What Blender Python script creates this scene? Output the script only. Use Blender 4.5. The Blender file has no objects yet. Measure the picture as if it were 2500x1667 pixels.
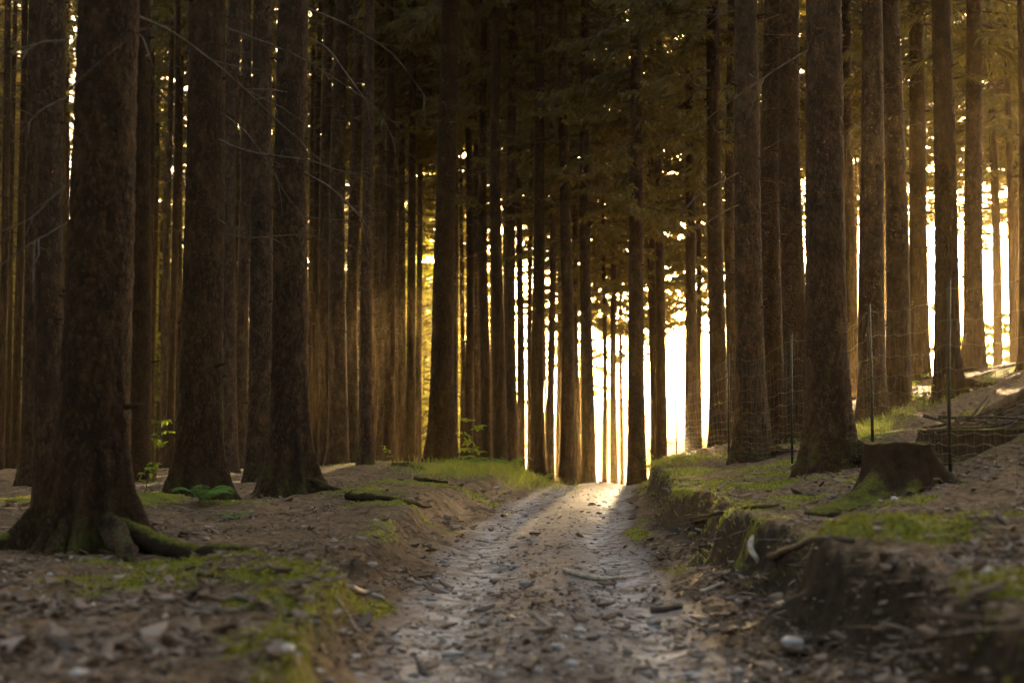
import bpy, math, random
import numpy as np
from mathutils import Vector, Matrix

random.seed(7)
RNG = np.random.default_rng(7)
C = bpy.context.scene.collection
scene = bpy.context.scene
R = math.radians

# ------------------------------------------------------------------ camera
CAM_H = 1.1
PITCH = R(3.5)
K = 0.72 / 2500.0           # photograph pixel -> tangent, 50 mm lens on 36 mm film
cam_d = bpy.data.cameras.new('camera')
cam = bpy.data.objects.new('camera', cam_d)
C.objects.link(cam)
cam.location = (0, 0, CAM_H)
cam.rotation_euler = (R(90) + PITCH, 0, 0)
cam_d.lens = 50
cam_d.sensor_width = 36
cam_d.clip_end = 3000
cam_d.dof.use_dof = True
cam_d.dof.focus_distance = 17.5
cam_d.dof.aperture_fstop = 1.6
scene.camera = cam


def at(px, py, Y):
    """world point seen at photograph pixel (px, py) at ground distance Y"""
    u = (px - 1250) * K
    v = (833.5 - py) * K
    c, s = math.cos(PITCH), math.sin(PITCH)
    dy, dz = c - v * s, s + v * c
    t = Y / dy
    return np.array([u * t, Y, CAM_H + dz * t])


# ------------------------------------------------------------------ noise
_perm = np.random.default_rng(3).random((64, 64, 64)).astype(np.float32)


def vnoise(x, y, z=0.0):
    x, y, z = np.broadcast_arrays(np.asarray(x, float), np.asarray(y, float), np.asarray(z, float))
    xi, yi, zi = np.floor(x).astype(int), np.floor(y).astype(int), np.floor(z).astype(int)
    fx, fy, fz = x - xi, y - yi, z - zi
    fx, fy, fz = [f * f * (3 - 2 * f) for f in (fx, fy, fz)]

    def g(a, b, c):
        return _perm[(xi + a) % 64, (yi + b) % 64, (zi + c) % 64]
    l = lambda a, b, t: a + (b - a) * t
    return l(l(l(g(0, 0, 0), g(1, 0, 0), fx), l(g(0, 1, 0), g(1, 1, 0), fx), fy),
             l(l(g(0, 0, 1), g(1, 0, 1), fx), l(g(0, 1, 1), g(1, 1, 1), fx), fy), fz) * 2 - 1


def fbm(x, y, z=0.0, o=4):
    s, a, t = 0, 1.0, 0
    for i in range(o):
        s = s + a * vnoise(x * 2 ** i + 7.3 * i, y * 2 ** i + 3.1 * i, np.asarray(z) * 2 ** i + 1.7 * i)
        t += a
        a *= .5
    return s / t


def sstep(a, b, x):
    t = np.clip((x - a) / (b - a), 0, 1)
    return t * t * (3 - 2 * t)


# ------------------------------------------------------------------ mesh helpers
class MB:
    """collects pieces; builds ONE mesh object"""

    def __init__(self):
        self.v, self.q, self.t, self.n = [], [], [], 0
        self.mq, self.mt = [], []

    def add(self, v, q=None, t=None, m=0):
        v = np.asarray(v, float).reshape(-1, 3)
        if q is not None and len(q):
            q = np.asarray(q, int)
            self.q.append(q + self.n)
            self.mq.append(np.full(len(q), m))
        if t is not None and len(t):
            t = np.asarray(t, int)
            self.t.append(t + self.n)
            self.mt.append(np.full(len(t), m))
        self.v.append(v)
        self.n += len(v)

    def mesh(self, name, mats, smooth=True):
        v = np.concatenate(self.v) if self.v else np.zeros((0, 3))
        q = np.concatenate(self.q) if self.q else np.zeros((0, 4), int)
        t = np.concatenate(self.t) if self.t else np.zeros((0, 3), int)
        me = bpy.data.meshes.new(name)
        me.vertices.add(len(v))
        me.vertices.foreach_set('co', v.astype(np.float32).ravel())
        me.loops.add(len(q) * 4 + len(t) * 3)
        me.loops.foreach_set('vertex_index', np.concatenate([q.ravel(), t.ravel()]).astype(np.int32))
        me.polygons.add(len(q) + len(t))
        tot = np.concatenate([np.full(len(q), 4), np.full(len(t), 3)])
        st = np.concatenate([[0], np.cumsum(tot)[:-1]]) if len(tot) else np.zeros(0)
        me.polygons.foreach_set('loop_start', st.astype(np.int32))
        me.polygons.foreach_set('use_smooth', np.full(len(tot), smooth))
        mats = mats if isinstance(mats, (list, tuple)) else [mats]
        for m in mats:
            me.materials.append(m)
        if len(mats) > 1:
            me.polygons.foreach_set('material_index', np.concatenate(self.mq + self.mt).astype(np.int32))
        me.update(calc_edges=True)
        return me

    def build(self, name, mats, parent=None, smooth=True):
        o = bpy.data.objects.new(name, self.mesh(name, mats, smooth))
        C.objects.link(o)
        if parent is not None:
            o.parent = parent
        return o

    def tube(self, pts, rad, k=5, m=0, cap=True, wob=0.0):
        pts = np.asarray(pts, float)
        n = len(pts)
        rad = np.broadcast_to(np.asarray(rad, float), (n,))
        tan = np.gradient(pts, axis=0)
        tan /= np.linalg.norm(tan, axis=1)[:, None] + 1e-9
        ref = np.array([0, 0, 1.0]) if abs(tan[:, 2]).mean() < .8 else np.array([1.0, 0, 0])
        a = np.cross(tan, ref)
        a /= np.linalg.norm(a, axis=1)[:, None] + 1e-9
        b = np.cross(a, tan)
        th = np.arange(k) / k * 2 * np.pi
        rr = rad[:, None] * np.ones(k)[None]
        if wob:
            sd = RNG.random() * 50
            rr = rr * (1 + wob * vnoise(np.cos(th)[None] * 1.3 + sd + pts[:, :1] * 9, np.sin(th)[None] * 1.3 + pts[:, 1:2] * 9, pts[:, 2:3] * 9))
        v = pts[:, None] + rr[..., None] * (np.cos(th)[None, :, None] * a[:, None] + np.sin(th)[None, :, None] * b[:, None])
        i = np.arange(n - 1)[:, None] * k
        j = np.arange(k)[None]
        q = np.stack([i + j, i + (j + 1) % k, i + k + (j + 1) % k, i + k + j], -1).reshape(-1, 4)
        v = v.reshape(-1, 3)
        t = None
        if cap:
            v = np.concatenate([v, pts[:1], pts[-1:]])
            jj = np.arange(k)
            t = np.concatenate([np.stack([(jj + 1) % k, jj, np.full(k, n * k)], -1),
                                np.stack([(n - 1) * k + jj, (n - 1) * k + (jj + 1) % k, np.full(k, n * k + 1)], -1)])
        self.add(v, q, t, m)

    def strips(self, base, dirv, side, length, width, m=0, droop=0.0):
        """many tapered two-quad blades at once; arrays (n,3),(n,3),(n,3),(n,),(n,)"""
        n = len(base)
        L, W = length[:, None], width[:, None]
        up = np.array([0, 0, 1.0])
        mid = base + dirv * L * .5 - up * droop * L * .12
        tip = base + dirv * L - up * droop * L * .45
        v = np.stack([base - side * W * .3, base + side * W * .3, mid - side * W * .5, mid + side * W * .5,
                      tip - side * W * .12, tip + side * W * .12], 1).reshape(-1, 3)
        i = np.arange(n)[:, None] * 6
        q = np.concatenate([i + np.array([[0, 1, 3, 2]]), i + np.array([[2, 3, 5, 4]])])
        self.add(v, q, m=m)


def smooth_path(p, n):
    p = np.asarray(p, float)
    d = np.concatenate([[0], np.cumsum(np.linalg.norm(np.diff(p, axis=0), axis=1))])
    t = np.linspace(0, d[-1], n)
    out = np.stack([np.interp(t, d, p[:, i]) for i in range(3)], 1)
    for _ in range(2):
        o2 = out.copy()
        o2[1:-1] = (out[:-2] + 2 * out[1:-1] + out[2:]) / 4
        out = o2
    return out


def tag(o, label, cat, group=None):
    o['label'] = label
    o['category'] = cat
    if group:
        o['group'] = group
    return o


def empty(name, loc, label, cat, group=None, rz=0):
    o = bpy.data.objects.new(name, None)
    o.empty_display_size = .3
    C.objects.link(o)
    o.location = loc
    o.rotation_euler = (0, 0, rz)
    return tag(o, label, cat, group)


# ------------------------------------------------------------------ materials
class NT:
    def __init__(self, name):
        self.m = bpy.data.materials.new(name)
        self.m.use_nodes = True
        self.nt = self.m.node_tree
        self.nt.nodes.clear()
        self.out = self.n('ShaderNodeOutputMaterial')

    def n(self, t, **kw):
        x = self.nt.nodes.new(t)
        for k, v in kw.items():
            if k.startswith('i_'):
                x.inputs[k[2:].replace('_', ' ')].default_value = v
            else:
                setattr(x, k, v)
        return x

    def l(self, a, b):
        self.nt.links.new(a, b)

    def noise(self, vec, scale, detail=4, rough=.55, dist=0):
        x = self.n('ShaderNodeTexNoise', i_Scale=scale, i_Detail=detail, i_Roughness=rough, i_Distortion=dist)
        self.l(vec, x.inputs['Vector'])
        return x.outputs['Fac']

    def map(self, vec, scale):
        x = self.n('ShaderNodeMapping')
        x.inputs['Scale'].default_value = scale
        self.l(vec, x.inputs['Vector'])
        return x.outputs[0]

    def ramp(self, fac, stops):
        x = self.n('ShaderNodeValToRGB')
        e = x.color_ramp.elements
        while len(e) < len(stops):
            e.new(.5)
        for a, (p, c) in zip(e, stops):
            a.position = p
            a.color = (*c, 1) if len(c) == 3 else c
        self.l(fac, x.inputs['Fac'])
        return x.outputs['Color']

    def range(self, fac, a, b, c=0., d=1.):
        x = self.n('ShaderNodeMapRange')
        for i, v in zip((1, 2, 3, 4), (a, b, c, d)):
            x.inputs[i].default_value = v
        x.interpolation_type = 'SMOOTHSTEP'
        self.l(fac, x.inputs[0])
        return x.outputs[0]

    def math(self, op, a, b):
        x = self.n('ShaderNodeMath', operation=op)
        for i, v in enumerate((a, b)):
            if hasattr(v, 'is_linked'):
                self.l(v, x.inputs[i])
            else:
                x.inputs[i].default_value = v
        return x.outputs[0]

    def mix(self, fac, a, b, mode='MIX'):
        x = self.n('ShaderNodeMix', data_type='RGBA', blend_type=mode)
        for i, v in ((0, fac), (6, a), (7, b)):
            if hasattr(v, 'is_linked'):
                self.l(v, x.inputs[i])
            else:
                x.inputs[i].default_value = v if i == 0 else (*v, 1)
        return x.outputs[2]

    def bump(self, h, strength, dist, normal=None):
        x = self.n('ShaderNodeBump', i_Strength=strength, i_Distance=dist)
        self.l(h, x.inputs['Height'])
        if normal is not None:
            self.l(normal, x.inputs['Normal'])
        return x.outputs[0]

    def principled(self, col, rough=.9, normal=None, spec=.3):
        x = self.n('ShaderNodeBsdfPrincipled')
        x.inputs['Specular IOR Level'].default_value = spec
        for nm, v in (('Base Color', col), ('Roughness', rough)):
            if hasattr(v, 'is_linked'):
                self.l(v, x.inputs[nm])
            else:
                x.inputs[nm].default_value = (*v, 1) if nm == 'Base Color' else v
        if normal is not None:
            self.l(normal, x.inputs['Normal'])
        self.l(x.outputs[0], self.out.inputs['Surface'])
        return x

    def pos(self, kind='Object'):
        return self.n('ShaderNodeTexCoord').outputs[kind]


def bark_material(name, c_dark, c_mid, c_light, moss=0.0, scale=1.0):
    N = NT(name)
    p = N.pos()
    inf = N.n('ShaderNodeObjectInfo')
    mp = N.map(p, (1, 1, .55))
    wv = N.n('ShaderNodeTexNoise', i_Scale=6 * scale, i_Detail=3)
    N.l(mp, wv.inputs['Vector'])
    add = N.n('ShaderNodeVectorMath', operation='MULTIPLY_ADD')
    N.l(wv.outputs['Color'], add.inputs[0])
    add.inputs[1].default_value = (.06, .06, .06)
    N.l(mp, add.inputs[2])
    vo = N.n('ShaderNodeTexVoronoi', feature='F1', i_Scale=44 * scale, i_Randomness=1)
    N.l(add.outputs[0], vo.inputs['Vector'])
    ve = N.n('ShaderNodeTexVoronoi', feature='DISTANCE_TO_EDGE', i_Scale=44 * scale)
    N.l(add.outputs[0], ve.inputs['Vector'])
    crack = N.range(ve.outputs['Distance'], 0.0, .12)
    fine = N.noise(p, 90 * scale, 4, .65)
    mid = N.noise(N.map(p, (1, 1, .5)), 7, 5, .6)
    big = N.noise(N.map(p, (1, 1, .35)), 1.6, 3, .5)
    cell = N.n('ShaderNodeSeparateColor')
    N.l(vo.outputs['Color'], cell.inputs[0])
    col = N.ramp(mid, [(.25, c_dark), (.5, c_mid), (.78, c_light)])
    col = N.mix(N.range(cell.outputs[0], .5, 1.0, 0, .5), col, c_light)
    col = N.mix(N.math('MULTIPLY', N.math('SUBTRACT', 1.0, crack), .38), col, tuple(x * .45 for x in c_dark))
    col = N.mix(N.range(big, .45, .75, 0, .5), col, tuple(x * .6 for x in c_mid))
    # lichen in pale patches
    col = N.mix(N.range(N.noise(p, 3.1, 5, .65), .6, .74, 0, .3), col, (.085, .08, .055))
    if moss > 0:
        sx = N.n('ShaderNodeSeparateXYZ')
        N.l(p, sx.inputs[0])
        hh = N.math('ADD', sx.outputs[2], N.math('MULTIPLY', N.math('SUBTRACT', N.noise(p, 5, 5, .6), .5), 1.1))
        mm = N.math('MULTIPLY', N.range(hh, .02, .45 * moss, 1, 0), N.range(N.noise(p, 7, 5, .65), .46, .64))
        mc = N.ramp(N.noise(p, 40, 3), [(.3, (.03, .036, .008)), (.7, (.10, .105, .014))])
        col = N.mix(mm, col, mc)
    hue = N.n('ShaderNodeHueSaturation')
    N.l(N.range(inf.outputs['Random'], 0, 1, .7, 1.35), hue.inputs['Value'])
    N.l(N.range(inf.outputs['Random'], 1, 0, .85, 1.15), hue.inputs['Saturation'])
    N.l(col, hue.inputs['Color'])
    h = N.math('ADD', N.math('MULTIPLY', cell.outputs[1], .6), N.math('MULTIPLY', crack, .8))
    h = N.math('ADD', h, N.math('MULTIPLY', fine, .5))
    nb = N.bump(h, 1.0, .012 / scale)
    nb = N.bump(mid, .5, .03, nb)
    N.principled(hue.outputs[0], .88, nb, .25)
    return N.m


M = {}
M['bark'] = bark_material('spruce_bark', (.013, .006, .0025), (.040, .019, .007), (.13, .07, .032), moss=1.0)
M['bark_far'] = bark_material('far_spruce_bark', (.015, .0075, .0035), (.044, .022, .009), (.11, .063, .031), moss=0, scale=.7)

N = NT('dead_twig_bark')
p = N.pos()
N.principled(N.ramp(N.noise(p, 14, 4), [(.3, (.05, .034, .022)), (.7, (.14, .10, .066))]), .85, N.bump(N.noise(p, 60, 3), .5, .004))
M['twig'] = N.m


def leaf_material(name, stops, trans, tcol):
    N = NT(name)
    geo = N.n('ShaderNodeNewGeometry')
    inf = N.n('ShaderNodeObjectInfo')
    f = N.math('ADD', N.math('MULTIPLY', geo.outputs['Random Per Island'], .7), N.math('MULTIPLY', inf.outputs['Random'], .3))
    col = N.ramp(f, stops)
    d = N.n('ShaderNodeBsdfDiffuse')
    N.l(col, d.inputs[0])
    t = N.n('ShaderNodeBsdfTranslucent')
    N.l(N.mix(.5, col, tcol), t.inputs[0])
    g = N.n('ShaderNodeBsdfGlossy', i_Roughness=.45)
    g.inputs[0].default_value = (1, 1, 1, 1)
    mx = N.n('ShaderNodeMixShader')
    mx.inputs[0].default_value = trans
    N.l(d.outputs[0], mx.inputs[1])
    N.l(t.outputs[0], mx.inputs[2])
    m2 = N.n('ShaderNodeMixShader')
    m2.inputs[0].default_value = .04
    N.l(mx.outputs[0], m2.inputs[1])
    N.l(g.outputs[0], m2.inputs[2])
    N.l(m2.outputs[0], N.out.inputs['Surface'])
    return N.m


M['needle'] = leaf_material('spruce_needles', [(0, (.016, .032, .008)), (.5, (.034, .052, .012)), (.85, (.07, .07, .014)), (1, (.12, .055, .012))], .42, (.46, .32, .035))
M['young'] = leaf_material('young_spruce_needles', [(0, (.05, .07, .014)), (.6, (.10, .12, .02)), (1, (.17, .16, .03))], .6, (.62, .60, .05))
M['amber'] = leaf_material('sun_tinted_spruce_needles', [(0, (.04, .045, .01)), (.6, (.09, .075, .014)), (1, (.16, .09, .02))], .65, (.85, .56, .08))  # golden sunlight put into the needle colour of the far crowns
M['fern'] = leaf_material('fern_green', [(0, (.08, .18, .035)), (1, (.16, .34, .06))], .45, (.25, .5, .06))
M['leaf'] = leaf_material('broad_leaf_green', [(0, (.08, .15, .015)), (1, (.22, .31, .03))], .5, (.5, .62, .05))
M['grass'] = leaf_material('grass_green', [(0, (.09, .14, .02)), (.7, (.20, .26, .035)), (1, (.30, .28, .10))], .5, (.5, .56, .08))
M['moss'] = leaf_material('moss_green', [(0, (.07, .08, .01)), (.6, (.19, .19, .018)), (1, (.30, .29, .035))], .35, (.42, .40, .03))
M['litter'] = leaf_material('leaf_litter', [(0, (.035, .024, .018)), (.35, (.12, .078, .052)), (.7, (.24, .17, .125)), (.9, (.42, .34, .27)), (1, (.62, .56, .5))], .1, (.3, .2, .1))

N = NT('grey_stone')
p = N.pos()
inf = N.n('ShaderNodeObjectInfo')
N.principled(N.ramp(N.noise(p, 9, 5, .6), [(.3, (.20, .185, .17)), (.6, (.40, .385, .37)), (.8, (.55, .53, .52))]), .8, N.bump(N.noise(p, 40, 5), .5, .01))
M['stone'] = N.m
N = NT('gravel_stone')
geo = N.n('ShaderNodeNewGeometry')
N.principled(N.ramp(geo.outputs['Random Per Island'], [(0, (.12, .095, .075)), (.55, (.24, .20, .17)), (.85, (.34, .31, .29)), (1, (.6, .57, .55))]), .75, N.bump(N.noise(N.pos(), 60, 4), .5, .006))
M['gravel'] = N.m
N = NT('pale_bare_wood')
p = N.pos()
N.principled(N.ramp(N.noise(N.map(p, (3, 3, 3)), 8, 5), [(.3, (.22, .17, .13)), (.6, (.46, .40, .33)), (.8, (.6, .55, .48))]), .75, N.bump(N.noise(p, 50, 4), .6, .006))
M['palewood'] = N.m
N = NT('dark_wet_wood')
p = N.pos()
N.principled(N.ramp(N.noise(p, 12, 5), [(.3, (.025, .017, .012)), (.7, (.085, .06, .042))]), .7, N.bump(N.noise(p, 40, 4), .7, .01))
M['darkwood'] = N.m
for mat_name, lo, hi in (('mosswood', 1.5, 2.05), ('mossroot', 1.42, 2.0)):
  N = NT('mossy_' + mat_name)
  p = N.pos()
  geo = N.n('ShaderNodeNewGeometry')
  sn = N.n('ShaderNodeSeparateXYZ')
  N.l(geo.outputs['Normal'], sn.inputs[0])
  base = N.ramp(N.noise(p, 10, 5), [(.3, (.016, .010, .006)), (.7, (.055, .036, .022))])
  mo = N.ramp(N.noise(p, 45, 3), [(.3, (.05, .06, .010)), (.7, (.19, .19, .022))])
  f = N.range(N.math('ADD', sn.outputs[2], N.math('MULTIPLY', N.noise(p, 9, 6, .7), 1.9)), lo, hi)
  N.principled(N.mix(f, base, mo), .95, N.bump(N.noise(p, 60, 5, .7), .9, .02), .15)
  M[mat_name] = N.m
N = NT('green_painted_post')
p = N.pos()
N.principled(N.ramp(N.noise(p, 20, 4), [(.35, (.012, .017, .012)), (.75, (.03, .036, .026))]), .55, N.bump(N.noise(p, 60, 3), .2, .002))
M['post'] = N.m
N = NT('galvanised_wire')
pr = N.principled((.14, .15, .13), .5)
pr.inputs['Metallic'].default_value = .5
M['wire'] = N.m

# ground: path / litter / moss / meadow weights are per-vertex attributes of the terrain
N = NT('forest_ground')
p = N.pos()


def attr(nm):
    a = N.n('ShaderNodeAttribute')
    a.attribute_name = nm
    return a.outputs['Fac']


n1 = N.noise(p, 1.7, 6, .62)
n2 = N.noise(p, 14, 6, .7)
n3 = N.noise(p, 70, 5, .8)
lit = N.ramp(n2, [(.28, (.04, .025, .013)), (.5, (.165, .104, .058)), (.66, (.29, .195, .118)), (.78, (.46, .37, .26))])
lit = N.mix(N.range(n1, .4, .7, 0, .45), lit, (.055, .040, .026))
pth = N.ramp(n2, [(.28, (.075, .057, .045)), (.5, (.20, .162, .138)), (.7, (.34, .30, .275)), (.82, (.52, .49, .48))])
pale = N.math('MULTIPLY', attr('rut'), N.range(N.noise(p, 5.5, 7, .75), .42, .58))
pth = N.mix(pale, pth, N.ramp(n3, [(.3, (.34, .33, .335)), (.7, (.62, .61, .63))]))  # pale rut stone plus sky sheen, both put into the colour
col = N.mix(attr('path'), lit, pth)
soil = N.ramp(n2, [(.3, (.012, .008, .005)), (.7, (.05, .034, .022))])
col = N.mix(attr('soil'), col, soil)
mossc = N.ramp(N.math('ADD', N.math('MULTIPLY', n3, .5), N.math('MULTIPLY', n2, .5)), [(.35, (.075, .08, .010)), (.55, (.20, .20, .020)), (.72, (.31, .30, .035))])
mf = N.range(N.math('ADD', attr('moss'), N.math('MULTIPLY', N.math('SUBTRACT', n2, .5), .9)), .4, .62)
col = N.mix(mf, col, mossc)
mead = N.ramp(n1, [(.3, (.10, .15, .03)), (.7, (.22, .27, .07))])
col = N.mix(attr('meadow'), col, mead)
hgt = N.math('ADD', N.math('MULTIPLY', n2, 1.0), N.math('MULTIPLY', n3, .35))
rough = N.math('SUBTRACT', .92, N.math('MULTIPLY', pale, .18))
nb = N.bump(hgt, .9, .035)
N.principled(col, rough, nb, .2)
M['ground'] = N.m

# ------------------------------------------------------------------ terrain
def lerp_tab(y, tab):
    a = np.array(tab, float)
    return np.interp(y, a[:, 0], a[:, 1])


TL = [(-60, -1.0), (0, -.7), (6, -.62), (10, -.68), (15, -.55), (20, -.1), (25, .5), (28, .85), (36, 2.2), (60, 8)]
TR = [(-60, 1.1), (0, 1.1), (6, 1.12), (10, 1.16), (15, 1.2), (20, 1.65), (25, 2.2), (28, 2.6), (36, 4.2), (60, 11)]
BL = [(-60, -1.3), (0, -.95), (5, -.82), (7.2, -.95), (9, -1.15), (12, -1.15), (17, -1.0), (20, -.75), (25, -.2), (28, .1), (36, 1.2), (60, 6.5)]
BR = [(-60, 1.7), (0, 1.6), (7.3, 1.75), (10, 1.75), (14, 1.8), (20, 2.15), (25, 2.55), (28, 2.9), (36, 4.8), (60, 12)]


def terrain_parts(x, y):
    x = np.asarray(x, float)
    y = np.asarray(y, float)
    w = .16 * fbm(y * .9 + 5, x * .4, 2, 3)
    tl, tr = lerp_tab(y, TL) + w, lerp_tab(y, TR) + .16 * fbm(y * .8 + 50, x * .4, 7, 3)
    w2 = .2 * fbm(y * 1.3 + 20, 3.3 + x * .3, 1, 3)
    bl, br = lerp_tab(y, BL) + w2, lerp_tab(y, BR) + .25 * fbm(y * 1.2 + 90, 1.3 + x * .3, 1, 3)
    bl = np.minimum(bl, tl - .12)
    br = np.maximum(br, tr + .2)
    return tl, tr, bl, br


MOUNDS = [  # x, y, rx, ry, h, moss
    (2.05, 7.7, .5, .45, .15, 1.15), (1.9, 5.3, .42, .4, .09, 1.1), (2.6, 8.0, .5, .4, .05, .7),
    (-1.3, 8.2, .35, .7, .07, 1.0), (-1.15, 6.9, .3, .55, .05, .9), (-.98, 5.6, .22, .4, .05, 1.0), (-2.4, 5.6, .4, .3, .04, .5),
    (-1.75, 9.0, .3, .3, .04, .8), (-2.2, 28.5, 1.6, 3.5, .16, .3), (-1.7, 16.5, .7, 1.0, .10, .75), (-1.15, 14.5, .45, .8, .07, .7), (-1.7, 20.5, .6, 1.2, .07, .7),
    (-3.7, 14.4, .6, .6, .12, .9), (-2.7, 14.2, .5, .35, .06, .7),
    (2.6, 22, .5, 1.5, .10, .9), (2.2, 18.5, .4, 1.2, .07, .9), (2.2, 14.5, .3, 1.0, .05, .6), (3.3, 18.0, .8, .5, .03, .9), (2.9, 16.0, .6, .5, .02, .6),
    (2.45, 12.2, .5, .4, .03, .8), (2.85, 10.4, .3, .35, .02, .9), (3.1, 12.9, .5, .4, .02, .7),
    (4.5, 17.5, .5, .4, .16, .8), (4.75, 13.2, 1.1, .9, .22, .8), (5.6, 12.0, .9, .8, .1, .5), (5.2, 20.5, 1.2, .8, .06, .6), (.1, 24.5, .5, 2.5, .05, .5),
]


def terrain(x, y, full=False):
    x = np.asarray(x, float)
    y = np.asarray(y, float)
    tl, tr, bl, br = terrain_parts(x, y)
    zl = .24 + .06 * sstep(8, 14, y) + .02 * fbm(x * .5, y * .5, 3, 3)
    xr = np.clip(x, 0, 12)
    zr = .47 + .16 * np.clip(xr - 2.3, 0, None) + .028 * np.clip(xr - 3.1, 0, 5) ** 2
    zr = zr * (1 - .0 * y) + .02 * fbm(x * .6, y * .6, 9, 3)
    zt = .05 * sstep(10, 27, y)
    a = sstep(tl, bl, x)              # 0 at track edge, 1 at left bank top
    a = np.where(x < tl, np.clip((tl - x) / (tl - bl), 0, 1), 0)
    a = .5 * a + .5 * sstep(.5, .95, a)
    b = np.where(x > tr, np.clip((x - tr) / (br - tr), 0, 1), 0)
    b2 = .38 * np.clip(b, 0, 1) ** 1.4 + .62 * sstep(.7, .97, b)
    z = zt + a * (zl - zt) + b2 * (zr - zt)
    # wheel ruts
    u = (x - tl) / (tr - tl)
    rut = np.exp(-((u - .2) / .13) ** 2) + np.exp(-((u - .82) / .13) ** 2)
    rut = np.where((u > -.1) & (u < 1.1), rut, 0)
    z = z - .045 * rut + .02 * np.exp(-((u - .5) / .2) ** 2)
    onp = sstep(-.06, .06, np.minimum(x - tl, tr - x))
    lump = fbm(x * 2.3, y * 2.3, 4, 4)
    z = z + (1 - onp) * (.045 * lump + .03 * fbm(x * 8, y * 8, 1, 3)) + onp * .014 * fbm(x * 5, y * 5, 2, 4)
    face = np.clip(np.sin(np.pi * np.clip(b, 0, 1)), 0, 1) * (b > 0) * (b < 1)
    z = z + face * .09 * fbm(x * 5, y * 4, 6, 3)
    moss = np.zeros_like(z)
    for mx, my, rx, ry, h, mm in MOUNDS:
        d = np.exp(-(((x - mx) / rx) ** 2 + ((y - my) / ry) ** 2))
        z = z + h * d
        moss = np.maximum(moss, mm * d)
    z = z + np.clip(moss, 0, 1) * .03 * (fbm(x * 9, y * 9, 21, 3) + .35)
    # land falls away beyond the crest, then a sunny meadow
    drop = .5 * sstep(27, 40, y) + 1.7 * sstep(34, 75, y)
    drop = drop + .3 * sstep(27, 34, y) * sstep(-3, 1, x) * (1 - sstep(3, 5, x))
    z = z - drop
    z = z + .7 * fbm(x * .03, y * .03, 5, 3) * sstep(60, 110, np.hypot(x, y)) + 6 * sstep(140, 260, np.hypot(x, y))
    if not full:
        return z
    edge = np.exp(-((x - bl) / .22) ** 2) * .55 * sstep(-.1, .3, fbm(x * .8, y * .7, 8, 2)) * (y < 24)
    moss = np.maximum(moss, edge)
    moss = np.maximum(moss, .75 * sstep(.18, .5, fbm(x * .55 + 3, y * .55 + 8, 3, 4)) * (1 - onp))
    moss = moss * (1 - onp) * (1 - .75 * sstep(.25, .5, b) * (1 - sstep(.86, .97, b)))
    redge = (x > br - .25) & (x < br + .3)
    moss = np.where(redge, np.maximum(moss, .5 * sstep(-.1, .4, fbm(x, y * 1.1, 12, 3))), moss)
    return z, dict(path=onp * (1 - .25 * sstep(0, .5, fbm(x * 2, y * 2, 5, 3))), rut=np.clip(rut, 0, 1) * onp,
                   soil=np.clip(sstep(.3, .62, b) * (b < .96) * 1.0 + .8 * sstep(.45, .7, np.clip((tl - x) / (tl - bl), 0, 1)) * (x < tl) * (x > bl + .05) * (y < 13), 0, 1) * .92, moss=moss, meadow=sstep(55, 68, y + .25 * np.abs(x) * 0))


def gz(x, y):
    return float(terrain(np.array([x]), np.array([y]))[0])


def axis(segs):
    out = [np.arange(a, b, s) for a, b, s in segs]
    return np.concatenate(out)


gx = axis([(-250, -60, 14), (-60, -20, 2.5), (-20, -7, .5), (-7, -3.4, .1), (-3.4, 4, .05), (4, 8, .1), (8, 20, .5), (20, 60, 2.5), (60, 251, 14)])
gy = axis([(-120, -20, 10), (-20, 3, 1.0), (3, 14, .05), (14, 24, .08), (24, 36, .15), (36, 60, .8), (60, 120, 3), (120, 300, 14)])
X, Y = np.meshgrid(gx, gy)
Z, att = terrain(X, Y, True)
V = np.stack([X, Y, Z], -1).reshape(-1, 3)
nx, ny = len(gx), len(gy)
ii = (np.arange(ny - 1)[:, None] * nx + np.arange(nx - 1)[None]).ravel()
Q = np.stack([ii, ii + 1, ii + nx + 1, ii + nx], -1)
fp = att['path'].ravel()[Q].mean(1)
ctr = V[Q].mean(1)
ispath = (fp > .42) & (ctr[:, 1] < 60) & (ctr[:, 1] > -60)
# normals shared across the two sheets so that the join does not show
vn_me = MB()
vn_me.add(V, Q)
tmp = vn_me.mesh('tmp', M['ground'])
vn = np.zeros(len(V) * 3, np.float32)
tmp.vertices.foreach_get('normal', vn)
vn = vn.reshape(-1, 3)
bpy.data.meshes.remove(tmp)
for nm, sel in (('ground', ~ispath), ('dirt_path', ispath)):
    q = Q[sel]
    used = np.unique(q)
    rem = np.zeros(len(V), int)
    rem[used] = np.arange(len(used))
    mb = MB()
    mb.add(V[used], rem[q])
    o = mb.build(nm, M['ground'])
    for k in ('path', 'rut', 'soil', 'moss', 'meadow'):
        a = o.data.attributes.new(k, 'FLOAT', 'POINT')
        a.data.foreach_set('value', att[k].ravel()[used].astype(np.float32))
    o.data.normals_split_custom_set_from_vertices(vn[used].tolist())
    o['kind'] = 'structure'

# ------------------------------------------------------------------ trees
H_TREE = 28.0


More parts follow.
